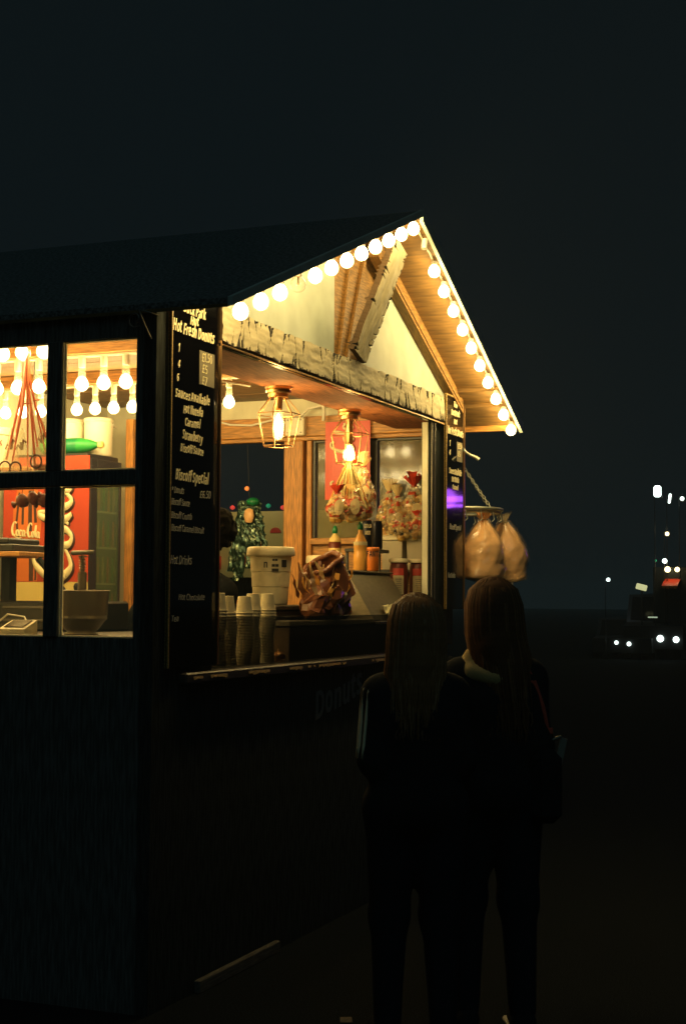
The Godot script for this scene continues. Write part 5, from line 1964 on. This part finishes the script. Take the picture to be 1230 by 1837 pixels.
	tube(st, [v3(-0.035, 2.65, -0.06), v3(-0.03, 2.60, -0.04), v3(-0.004, 2.54, -0.02)], 0.004, 6)
	tube(st, [v3(-0.035, 2.65, -0.06), v3(-0.03, 2.64, -0.02), v3(0.004, 2.632, 0.004)], 0.003, 6)
	tag(obj("scroll_bracket", st, M.iron), "small wrought iron scroll bracket at the dark corner of the hut", "bracket")
	# litter on the dark ground
	st = S()
	box(st, v3(0.234, 0.006, 0.70), v3(0.07, 0.006, 0.045), 0.002, Basis(Vector3.UP, 0.4))
	tag(obj("paper_scrap", st, M.ground_board), "small pale scrap of paper on the ground behind the customers", "litter")

# ------------------------------------------------------------------ people
func bone(a: Vector3, b: Vector3, ra: float, rb: float) -> Array:
	return [a, b, ra, rb]

func hand_bones(w: Vector3, dir: Vector3, palm: Vector3, side: float) -> Array:
	# wrist, direction to the knuckles, palm normal; side: which way the thumb lies
	var across := dir.cross(palm).normalized() * side
	var out := [bone(w, w + dir * 0.045, 0.022, 0.020)]
	for k in 4:
		var off := across * (0.026 - 0.0175 * k)
		var kn := w + dir * (0.082 - 0.004 * absf(k - 1.3)) + off
		out.append(bone(w + dir * 0.03 + off * 0.7, kn, 0.013, 0.0098))
		var len: float = [0.040, 0.045, 0.042, 0.033][k]
		var p1 := kn + (dir * 0.85 + palm * 0.5).normalized() * len
		var p2 := p1 + (dir * 0.35 + palm * 0.94).normalized() * len * 0.66
		var p3 := p2 + (dir * -0.25 + palm * 0.95).normalized() * len * 0.5
		out.append(bone(kn, p1, 0.0095, 0.0085))
		out.append(bone(p1, p2, 0.0085, 0.0078))
		out.append(bone(p2, p3, 0.0078, 0.0068))
	var t0 := w + dir * 0.022 + across * 0.020
	var t1 := t0 + (dir * 0.65 + across * 0.75).normalized() * 0.042
	var t2 := t1 + (dir * 0.75 + across * 0.2 + palm * 0.5).normalized() * 0.032
	out.append(bone(t0, t1, 0.014, 0.0105))
	out.append(bone(t1, t2, 0.0105, 0.008))
	return out

func head_bones(c: Vector3, s: float) -> Array:
	# facing -z; c is the middle of the head
	return [bone(c + v3(0, 0.028, 0.015) * s, c + v3(0, 0.03, -0.02) * s, 0.082 * s, 0.078 * s), bone(c + v3(0, -0.02, -0.03) * s, c + v3(0, -0.085, -0.062) * s, 0.066 * s, 0.030 * s),
		bone(c + v3(0, 0.0, -0.085) * s, c + v3(0, -0.034, -0.108) * s, 0.010 * s, 0.014 * s), bone(c + v3(-0.028, -0.026, -0.075) * s, c + v3(0.028, -0.026, -0.075) * s, 0.022 * s, 0.022 * s),
		bone(c + v3(-0.02, -0.066, -0.088) * s, c + v3(0.02, -0.066, -0.088) * s, 0.010 * s, 0.010 * s), bone(c + v3(-0.03, 0.016, -0.082) * s, c + v3(0.03, 0.016, -0.082) * s, 0.014 * s, 0.014 * s),
		bone(c + v3(-0.078, 0.012, 0.004) * s, c + v3(-0.082, -0.03, 0.0) * s, 0.016 * s, 0.011 * s), bone(c + v3(0.078, 0.012, 0.004) * s, c + v3(0.082, -0.03, 0.0) * s, 0.016 * s, 0.011 * s)]

func body_bones(h: float, le: Vector3, lw: Vector3, re: Vector3, rw: Vector3) -> Dictionary:
	var s := h / 1.62
	var sh := v3(0.122, 1.272, 0.0) * s
	var shl := v3(-sh.x, sh.y, sh.z)
	var torso := [bone(v3(0, 0.90, 0) * s, v3(0, 1.02, 0) * s, 0.125 * s, 0.105 * s), bone(v3(-0.06, 0.88, 0) * s, v3(0.06, 0.88, 0) * s, 0.115 * s, 0.115 * s), bone(v3(0, 1.02, 0) * s, v3(0, 1.20, 0.0) * s, 0.105 * s, 0.105 * s),
		bone(v3(-0.06, 1.175, 0) * s, v3(0.06, 1.175, 0) * s, 0.098 * s, 0.098 * s), bone(v3(-0.04, 1.30, 0.01) * s, shl, 0.05 * s, 0.052 * s), bone(v3(0.04, 1.30, 0.01) * s, sh, 0.05 * s, 0.052 * s)]
	var neck := [bone(v3(0, 1.28, 0.008) * s, v3(0, 1.42, -0.008) * s, 0.052 * s, 0.047 * s)]
	var arms := [bone(shl, le, 0.056 * s, 0.043 * s), bone(le, lw, 0.042 * s, 0.027 * s), bone(sh, re, 0.056 * s, 0.043 * s), bone(re, rw, 0.042 * s, 0.027 * s)]
	var legs := []
	var feet := []
	for q in [-1.0, 1.0]:
		var hip := v3(q * 0.085, 0.86, 0) * s
		var knee := v3(q * 0.092, 0.47, -0.02 + 0.02 * q) * s
		var ankle := v3(q * 0.098, 0.085, 0.01 + 0.03 * q) * s
		legs.append(bone(hip, knee, 0.092 * s, 0.058 * s))
		legs.append(bone(knee, ankle, 0.056 * s, 0.038 * s))
		feet.append(bone(ankle + v3(0, -0.035, 0.02) * s, ankle + v3(q * 0.015, -0.048, -0.14) * s, 0.036 * s, 0.034 * s))
	return {"torso": torso, "neck": neck, "arms": arms, "legs": legs, "feet": feet, "head": v3(0, 1.515, -0.015) * s, "s": s, "sh": sh, "shl": shl}

func person(label: String, at: Vector3, turn: float, h: float, le: Vector3, lw: Vector3, re: Vector3, rw: Vector3, jacket: Material, hands := true, lean := 0.0) -> Array:
	var p := thing("person", label, "person", at)
	p.rotation = v3(-lean, turn, 0)
	var b := body_bones(h, le, lw, re, rw)
	var st := S(true)
	skin(st, b.torso + b.neck + b.arms + b.legs + b.feet, 0.022, 0.04)
	skin(st, head_bones(b.head, b.s) + [bone(b.head + v3(0, -0.06, 0.012), v3(0, 1.40, 0.0) * b.s, 0.047 * b.s, 0.047 * b.s)], 0.006, 0.016)
	if hands:
		skin(st, hand_bones(lw, (lw - le).normalized(), v3(0.6, -0.5, -0.4).normalized(), -1.0), 0.004, 0.006)
		skin(st, hand_bones(rw, (rw - re).normalized(), v3(-0.6, -0.5, -0.4).normalized(), 1.0), 0.004, 0.006)
	obj("body", st, M.skin, p)
	for q in [-1, 1]:
		st = S(true)
		var e := SphereMesh.new()
		e.radius = 0.011
		e.height = 0.022
		e.radial_segments = 10
		e.rings = 6
		st.append_from(e, 0, Transform3D(Basis(), b.head + v3(q * 0.03, 0.0, -0.083) * b.s))
		obj("eye", st, M.eye, p, false)
	st = S(true)
	skin(st, b.torso + b.arms + [bone(v3(0, 1.31, 0.01) * b.s, v3(0, 1.345, 0.004) * b.s, 0.060 * b.s, 0.058 * b.s)], 0.018, 0.05, 0.016)
	obj("jacket", st, jacket, p)
	st = S(true)
	skin(st, b.legs + [b.torso[1]], 0.02, 0.04, 0.012)
	obj("trousers", st, M.denim, p)
	st = S(true)
	skin(st, b.feet, 0.012, 0.02, 0.012)
	obj("shoes", st, M.cloth_black, p)
	st = S()
	for f in b.feet:
		box(st, (f[0] + f[1]) * 0.5 + v3(0, -0.036, -0.01), v3(0.085, 0.02, 0.25), 0.006)
	obj("soles", st, M.sole, p)
	return [p, b]

func long_hair(p: Node3D, b: Dictionary, m: Material, light: Material, length: float, seed_: int, sweep: float, fringe := 0.0) -> void:
	var c: Vector3 = b.head
	var s: float = b.s
	var g := RandomNumberGenerator.new()
	g.seed = seed_
	var st := S(true)
	var fall := [bone(c + v3(0, 0.035, 0.022) * s, c + v3(0, 0.03, -0.012) * s, 0.093 * s, 0.089 * s), bone(c + v3(0, 0.0, 0.04) * s, c + v3(0, -0.12, 0.05) * s, 0.086 * s, 0.080 * s),
		bone(c + v3(-0.045, 0.0, 0.02) * s, c + v3(-0.052 + sweep * 0.3, -0.20, 0.035) * s, 0.058 * s, 0.048 * s), bone(c + v3(0.045, 0.0, 0.02) * s, c + v3(0.052 + sweep * 0.3, -0.20, 0.035) * s, 0.058 * s, 0.048 * s),
		bone(c + v3(0, -0.12, 0.05) * s, c + v3(sweep, -length * 0.8, 0.085) * s, 0.080 * s, 0.058 * s)]
	skin(st, fall, 0.011, 0.03)
	obj("hair", st, m, p)
	# separate locks over it, ending in points
	var pale := S(true)
	st = S(true)
	for i in 460:
		var a := g.randf_range(-0.55, PI + 0.55)
		var d := v3(cos(a), 0, sin(a))
		var r0 := 0.004 + 0.05 * g.randf()
		var k := g.randf_range(0.97, 1.035)
		var pts := []
		pts.append(c + (v3(d.x * r0, 0.035 + sqrt(0.0097 - r0 * r0), d.z * r0 + 0.008)) * s)
		pts.append(c + v3(d.x * 0.084 * k, 0.087, d.z * 0.082 * k + 0.014) * s)
		pts.append(c + v3(d.x * 0.101 * k, 0.03, d.z * 0.099 * k + 0.022) * s)
		pts.append(c + v3(d.x * 0.106 * k + sweep * 0.1, -0.07, d.z * 0.088 * k + 0.034) * s)
		var e := g.randf_range(0.82, 1.12) * length
		pts.append(c + v3(d.x * (0.102 + 0.012 * g.randf()) + sweep * 0.5, -0.17, d.z * 0.082 + 0.046) * s)
		pts.append(c + v3(d.x * (0.072 + 0.035 * g.randf()) + sweep * 0.9, -e * 0.85, d.z * 0.07 + 0.065 + 0.02 * g.randf()) * s)
		pts.append(c + v3(d.x * (0.06 + 0.05 * g.randf()) + sweep, -e, d.z * 0.06 + 0.07 + 0.03 * g.randf()) * s)
		var w := g.randf_range(0.003, 0.0055)
		tube(pale if i % 4 == 0 else st, pts, [w * 0.6, w, w, w, w * 0.9, w * 0.6, 0.0006], 5, false)
	var locks := obj("hair_locks", st, m, p)
	locks.set_meta("kind", "stuff")
	obj("hair_locks", pale, light, p).set_meta("kind", "stuff")

func people() -> void:
	# two women with their backs to us, looking up into the hatch
	var turn := deg_to_rad(-63)
	var a := person("customer with long fair hair and three stripes on a dark sleeve, beside the hatch", v3(0.03, 0, 1.04), turn, 1.55,
		v3(-0.145, 1.0, 0.03), v3(-0.06, 0.98, -0.20), v3(0.145, 1.0, 0.03), v3(0.07, 0.99, -0.20), M.cloth_black)
	long_hair(a[0], a[1], M.hair_fair, M.hair_pale, 0.36, 5, -0.015)
	stripes(a[0], a[1], v3(-0.145, 1.0, 0.03), v3(-0.06, 0.98, -0.20))
	var st := S(true)
	var hc: Vector3 = a[1].head
	tube(st, [hc + v3(0.105, -0.02, -0.03), hc + v3(0.112, -0.03, -0.03), hc + v3(0.105, -0.04, -0.03)], 0.004, 6)
	obj("earring", st, M.trim_gold, a[0])
	var b := person("taller dark-haired customer with a cream collar, red bag straps over the arm", v3(0.325, 0, 1.235), turn, 1.61,
		v3(-0.145, 1.04, 0.02), v3(-0.08, 0.99, -0.20), v3(0.145, 1.03, 0.05), v3(0.15, 0.955, -0.14), M.cloth_black)
	long_hair(b[0], b[1], M.hair_brown, M.hair_fair, 0.42, 8, 0.04)
	# cream fleece collar round the near side of the neck
	st = S(true)
	skin(st, [bone(v3(-0.125, 1.285, 0.02), v3(-0.07, 1.35, 0.02), 0.036, 0.032), bone(v3(-0.07, 1.35, 0.02), v3(0.0, 1.35, 0.06), 0.032, 0.03), bone(v3(0.0, 1.35, 0.06), v3(0.07, 1.345, 0.03), 0.03, 0.03), bone(v3(-0.09, 1.29, 0.06), v3(0.0, 1.27, 0.09), 0.035, 0.035)], 0.009, 0.03)
	obj("collar", st, M.fleece, b[0])
	# bag with red straps on the far arm
	var bag := thing("shoulder_bag", "black shoulder bag with two red straps and a grey webbing tab", "bag", v3(0.325, 0, 1.235))
	bag.rotation.y = turn
	bag.position += Basis(Vector3.UP, turn) * v3(-0.115, 0.02, 0)
	st = S()
	for k in 2:
		var pts := [v3(0.195 + 0.02 * k, 1.30 - 0.02 * (1 - k), 0.07), v3(0.235 + 0.012 * k, 1.24, 0.085), v3(0.262 + 0.016 * k, 1.15, 0.088), v3(0.293, 1.075, 0.085)]
		for i in 3:
			var d: Vector3 = (pts[i + 1] - pts[i])
			box(st, (pts[i] + pts[i + 1]) * 0.5, v3(0.017, d.length() + 0.008, 0.005), 0.001, Basis(Vector3.FORWARD, atan2(d.x, d.y) + 0.0))
	obj("strap", st, M.strap_red, bag)
	st = S()
	box(st, v3(0.297, 1.065, 0.085), v3(0.036, 0.022, 0.008), 0.002)
	obj("strap_end", st, M.strap_red, bag)
	st = S(true)
	tube(st, [v3(0.285, 1.02, 0.085), v3(0.31, 1.03, 0.085), v3(0.345, 1.045, 0.085)], 0.006, 6)
	obj("buckle", st, M.iron, bag)
	st = S()
	box(st, v3(0.345, 0.985, 0.08), v3(0.026, 0.11, 0.005), 0.001, Basis(Vector3.FORWARD, 0.22 - PI * 0.0))
	obj("webbing_tab", st, M.strap_grey, bag)
	st = S()
	box(st, v3(0.285, 0.87, 0.02), v3(0.11, 0.26, 0.26), 0.03)
	obj("pouch", st, M.cloth_black, bag)
	# the seller bent forward behind the menu board, seen only as a dark curly head
	var s := person("seller with dark curly hair bending behind the menu board inside the hut", v3(1.235, 0.30, -0.975), deg_to_rad(-68), 1.77,
		v3(-0.22, 1.05, -0.05), v3(-0.12, 0.98, -0.27), v3(0.22, 1.05, -0.05), v3(0.12, 0.98, -0.27), M.cloth_black, true, 0.0)
	s[0].rotation.z = -0.32
	st = S(true)
	var c: Vector3 = s[1].head
	var g := RandomNumberGenerator.new()
	g.seed = 55
	var curls := [bone(c + v3(0, 0.03, 0.02), c + v3(0, 0.02, -0.01), 0.10, 0.095), bone(c + v3(0, -0.03, 0.045), c + v3(0, -0.09, 0.04), 0.085, 0.06)]
	for i in 90:
		var d := v3(g.randf_range(-1, 1), g.randf_range(-0.6, 1), g.randf_range(-0.5, 1)).normalized()
		curls.append(bone(c + v3(0, 0.015, 0.015) + d * 0.095, c + v3(0, 0.015, 0.015) + d * 0.112, 0.014, 0.010))
	skin(st, curls, 0.008, 0.012)
	obj("hair", st, M.hair_black, s[0])

func stripes(p: Node3D, b: Dictionary, elbow: Vector3, wrist: Vector3) -> void:
	var chain_pts := [v3(-0.03, 1.305, 0.015) * b.s, v3(-0.08, 1.29, 0.01) * b.s, b.shl, elbow, elbow.lerp(wrist, 0.5), wrist]
	var rad := [0.064, 0.066, 0.074, 0.064, 0.060, 0.048]
	for k in 3:
		var ang := deg_to_rad(-28 + 26 * k)
		var pts := []
		var radii := []
		for i in 5:
			for j in 6:
				var t := j / 6.0
				var c: Vector3 = chain_pts[i].lerp(chain_pts[i + 1], t)
				var r: float = lerpf(rad[i], rad[i + 1], t)
				var w := clampf((i + t) / 2.4, 0, 1)
				var out := v3(0, 1, 0).slerp(v3(-1, 0.1, 0).normalized(), w)
				var d := (out * cos(ang) + v3(0, 0, 1) * (sin(ang) + 0.35)).normalized()
				pts.append(c + d * (r + 0.001))
				radii.append(0.0058)
		var st := S(true)
		tube(st, pts, radii, 6)
		obj("stripe", st, M.stripe, p)

# ------------------------------------------------------------------ far lights and stalls
func glow_mat(called: String, c: Color, e: float) -> StandardMaterial3D:
	var m := mat(called, c, 0.5)
	m.emission_enabled = true
	m.emission = c
	m.emission_energy_multiplier = e
	return m

func lamp_light(parent: Node3D, c: Color, e: float, at: Vector3, size: float) -> void:
	var l := OmniLight3D.new()
	l.name = "lamp_light"
	l.light_color = c
	l.light_energy = e
	l.light_size = size
	l.omni_range = 40.0
	l.omni_attenuation = 2.0
	l.shadow_enabled = true
	l.position = at
	parent.add_child(l)

func street_lamp(label: String, at: Vector3, head: Vector3, m: Material, c: Color, tilt: float) -> void:
	var o := thing("street_lamp", label, "street lamp", v3(at.x, 0, at.z), "far street lamps")
	var st := S(true)
	tube(st, [v3(0, 0, 0), v3(0, at.y + 0.05, 0), v3(0, at.y + 0.15, 0.1)], [0.014, 0.010, 0.008], 6)
	obj("pole", st, M.black_metal, o)
	st = S()
	var bas := Basis(v3(0.9, 0, 0.4).normalized(), tilt)
	box(st, v3(-0.06, at.y, 0.1), head + v3(0.02, 0.05, 0.05), 0.02, bas)
	obj("housing", st, M.black_metal, o)
	st = S()
	box(st, v3(-0.06 - head.x * 0.5 - 0.02, at.y, 0.1), head, minf(head.y, head.z) * 0.3, bas)
	obj("lamp_glow", st, m, o)
	lamp_light(o, c, 0.06, v3(-0.06 - head.x - 0.06, at.y, 0.1), 0.1)

func distance() -> void:
	var cold := glow_mat("cold_lamp", lin(0.80, 1.0, 0.92), 4.0)
	var warm := glow_mat("warm_lamp", lin(1.0, 0.80, 0.40), 4.0)
	var orange := glow_mat("orange_lamp", lin(1.0, 0.25, 0.04), 1.0)
	var red := glow_mat("red_lamp", lin(1.0, 0.08, 0.06), 0.4)
	var green := glow_mat("green_lamp", lin(0.02, 0.45, 0.22), 0.25)
	var purple := glow_mat("purple_lamp", lin(0.45, 0.10, 1.0), 5.0)
	street_lamp("big cold white floodlight, highest light on the dark horizon", v3(35.215, 4.53, -4.49), v3(0.1, 0.31, 0.2), cold, lin(0.8, 1, 0.9), 0.0)
	street_lamp("slim cold white strip lamp beside the big floodlight", v3(35.35, 4.34, -4.19), v3(0.06, 0.26, 0.06), cold, lin(0.8, 1, 0.9), 0.16)
	street_lamp("small round lamp at the edge of the scene beside the strip lamp", v3(35.48, 4.34, -3.88), v3(0.06, 0.10, 0.10), cold, lin(0.9, 1, 0.8), 0.0)
	street_lamp("small round warm lamp alone below the floodlight", v3(35.38, 3.39, -4.27), v3(0.06, 0.10, 0.10), warm, lin(1, 0.9, 0.6), 0.0)
	street_lamp("tiny pale lamp alone, nearest the candyfloss", v3(34.85, 2.144, -5.76), v3(0.05, 0.09, 0.09), cold, lin(0.8, 0.95, 1), 0.0)
	# far kiosk with two warm lamps and an orange awning
	var k := thing("far_kiosk", "distant kiosk with glaring warm lamps above an orange awning", "kiosk", v3(35.5, 0, -4.0))
	var st := S()
	box(st, v3(0.6, 1.25, 0.2), v3(1.2, 2.5, 1.6), 0.02)
	obj("body", st, M.black_timber, k)
	st = S()
	prism(st, [v3(-0.5, 1.99, -0.28), v3(0.0, 2.18, -0.28), v3(0.0, 2.13, -0.28), v3(-0.5, 1.94, -0.28)], v3(0, 0, 0.42))
	obj("awning", st, M.poster_red, k)
	st = S()
	for i in 4:
		box(st, v3(-0.51, 1.95 - 0.015 * (i % 2), -0.22 + 0.10 * i), v3(0.012, 0.06, 0.08), 0.004)
	obj("valance", st, M.soda_orange, k)
	for q in [[-0.02, 2.43, -0.18, 0.085, warm], [0.08, 2.43, 0.06, 0.07, warm], [-0.05, 2.66, -0.25, 0.07, cold], [-0.03, 2.67, -0.5, 0.035, green]]:
		st = S(true)
		lathe(st, [Vector2(0, -q[3]), Vector2(q[3] * 0.7, -q[3] * 0.7), Vector2(q[3], 0), Vector2(q[3] * 0.7, q[3] * 0.7), Vector2(0, q[3])], 12, Transform3D(Basis(), v3(q[0] - 0.12, q[1], q[2])))
		obj("lamp_globe", st, q[4], k)
	lamp_light(k, lin(1, 0.7, 0.3), 0.10, v3(-0.35, 2.43, -0.05), 0.08)
	# a parked van: white gleam on its roof edge, pale lamps low down
	for c in [["dark parked van with a pale light bar and two cold side lamps", v3(35.3, 0, -4.55), 1.0, [[0.57, 0.20, 0.09], [0.55, 0.62, 0.08]], 1.95], ["low dark parked car whose two small lamps glint near the ground", v3(35.1, 0, -5.35), 0.62, [[0.45, -0.14, 0.05], [0.42, 0.20, 0.055]], 0.0]]:
		var v := thing("parked_vehicle", c[0], "vehicle", c[1])
		var s: float = c[2]
		st = S()
		prism(st, [v3(-0.1, 0.28 * s, -0.8), v3(-0.12, 0.9 * s, -0.8), v3(0.35, 1.0 * s, -0.8), v3(0.75, 1.75 * s, -0.8), v3(3.6, 1.8 * s, -0.8), v3(3.7, 0.28 * s, -0.8)], v3(0, 0, 1.6))
		obj("body", st, M.black_metal, v)
		st = S()
		prism(st, [v3(0.37, 1.06 * s, -0.7), v3(0.70, 1.68 * s, -0.7), v3(0.69, 1.69 * s, -0.7), v3(0.36, 1.07 * s, -0.7)], v3(0, 0, 1.4))
		obj("windscreen", st, M.black_gloss, v)
		for q in [[0.6, -0.82], [0.6, 0.82], [3.0, -0.82], [3.0, 0.82]]:
			st = S(true)
			tube(st, [v3(q[0], 0.3, q[1] - 0.09), v3(q[0], 0.3, q[1] + 0.09)], 0.3, 18)
			obj("wheel", st, M.cloth_black, v)
		for q in c[3]:
			st = S(true)
			lathe(st, [Vector2(0, -q[2] * 0.6), Vector2(q[2], -q[2] * 0.3), Vector2(q[2], q[2] * 0.3), Vector2(0, q[2] * 0.6)], 12, Transform3D(Basis(v3(0, 0, 1), 1.2), v3(-0.16, q[0], q[1])))
			obj("headlight", st, cold, v)
		if c[4] > 0.0:
			st = S()
			box(st, v3(-0.14, 1.14, 0.0), v3(0.03, 0.035, 0.26), 0.01)
			obj("light_bar", st, glow_mat("pale_bar_light", lin(0.5, 0.62, 0.42), 0.7), v)
	var sg := thing("lit_sign", "small pale lit sign beside the far kiosk", "sign", v3(35.23, 0, -4.86))
	st = S()
	box(st, v3(0, 1.95, 0), v3(0.05, 0.16, 0.30), 0.02, Basis(v3(1, 0, 0), 0.25))
	obj("sign_panel_glow", st, glow_mat("sign_glow", lin(0.62, 0.62, 0.30), 0.9), sg)
	st = S(true)
	tube(st, [v3(0.05, 0, 0), v3(0.05, 1.9, 0)], 0.025, 6)
	obj("post", st, M.black_metal, sg)
	# game stall seen through the open far hatch
	var t := thing("game_stall", "bright game stall beyond the open far hatch with red lettering on yellow panels", "stall", v3(8.6, 0, -3.75))
	st = S()
	box(st, v3(0.9, 1.2, 0.0), v3(1.6, 2.4, 2.4), 0.02)
	obj("body", st, M.black_timber, t)
	st = S()
	span(st, v3(-0.03, 1.77, -1.0), v3(0.0, 2.44, 1.0), 0.004)
	var fascia := obj("fascia", st, M.yellow_print, t)
	st = S()
	var tf := Basis(v3(0, 0, 1), v3(0, 1, 0), v3(-1, 0, 0))
	words(st, "TO", bold, 0.135, Transform3D(tf, v3(-0.034, 1.82, -0.045)), 0.006, 0.0, 0.03, 1.05)
	words(st, "WIN", bold, 0.135, Transform3D(tf, v3(-0.034, 1.81, -0.5)), 0.006, 0.0, 0.03, 1.05)
	obj("lettering", st, M.poster_red, fascia, false)
	for q in [[0.0, 2.12, 0.18], [0.42, 1.98, 0.17], [0.30, 2.33, 0.06]]:
		st = S()
		var poly := []
		for i in 15:
			var a := PI * i / 14.0
			poly.append(v3(-0.032, q[1] - 0.11 + sin(a) * q[2] * 0.9, q[0] - cos(a) * q[2]))
		prism(st, poly, v3(-0.006, 0, 0))
		obj("arch_panel", st, M.poster_red, fascia)
	st = S()
	words(st, "GAME", bold, 0.085, Transform3D(tf, v3(-0.044, 2.03, 0.0)), 0.005, 0.0, 0.0, 0.8)
	obj("lettering", st, M.amber_print, fascia, false)
	for q in [[-0.32, 2.50, cold], [-0.16, 2.51, red], [0.03, 2.49, orange], [0.12, 2.53, green], [0.24, 2.52, green], [0.40, 2.50, red], [0.0, 2.70, orange], [-0.34, 1.98, orange]]:
		st = S(true)
		var r := 0.026
		lathe(st, [Vector2(0, -r), Vector2(r * 0.8, -r * 0.5), Vector2(r, 0), Vector2(r * 0.8, r * 0.5), Vector2(0, r)], 10, Transform3D(Basis(), v3(-0.08, q[1] - 0.03, q[0])))
		obj("stall_lamp", st, q[2], t)
	lamp_light(t, lin(1, 0.8, 0.45), 0.22, v3(-0.8, 2.75, 0.0), 0.1)
	# the violet tube sign further down the fair, mirrored in the smoked board
	var vs := thing("violet_tube_sign", "violet neon tube sign further down the fair", "sign", v3(9.5, 0.17, 2.0))
	st = S(true)
	tube(st, [v3(0, 2.42, -0.5), v3(0, 2.42, 0.5)], 0.03, 10)
	tube(st, [v3(0, 2.35, -0.5), v3(0, 2.35, 0.5)], 0.014, 10)
	obj("neon_tube", st, purple, vs)
	st = S()
	span(st, v3(0.04, 2.2, -0.55), v3(0.08, 2.52, 0.55), 0.005)
	obj("backing", st, M.black_metal, vs)
	st = S(true)
	tube(st, [v3(0.06, -0.17, 0), v3(0.06, 2.2, 0)], 0.04, 8)
	obj("post", st, M.black_metal, vs)
	lamp_light(vs, lin(0.45, 0.1, 1.0), 0.05, v3(-0.1, 2.42, 0), 0.1)
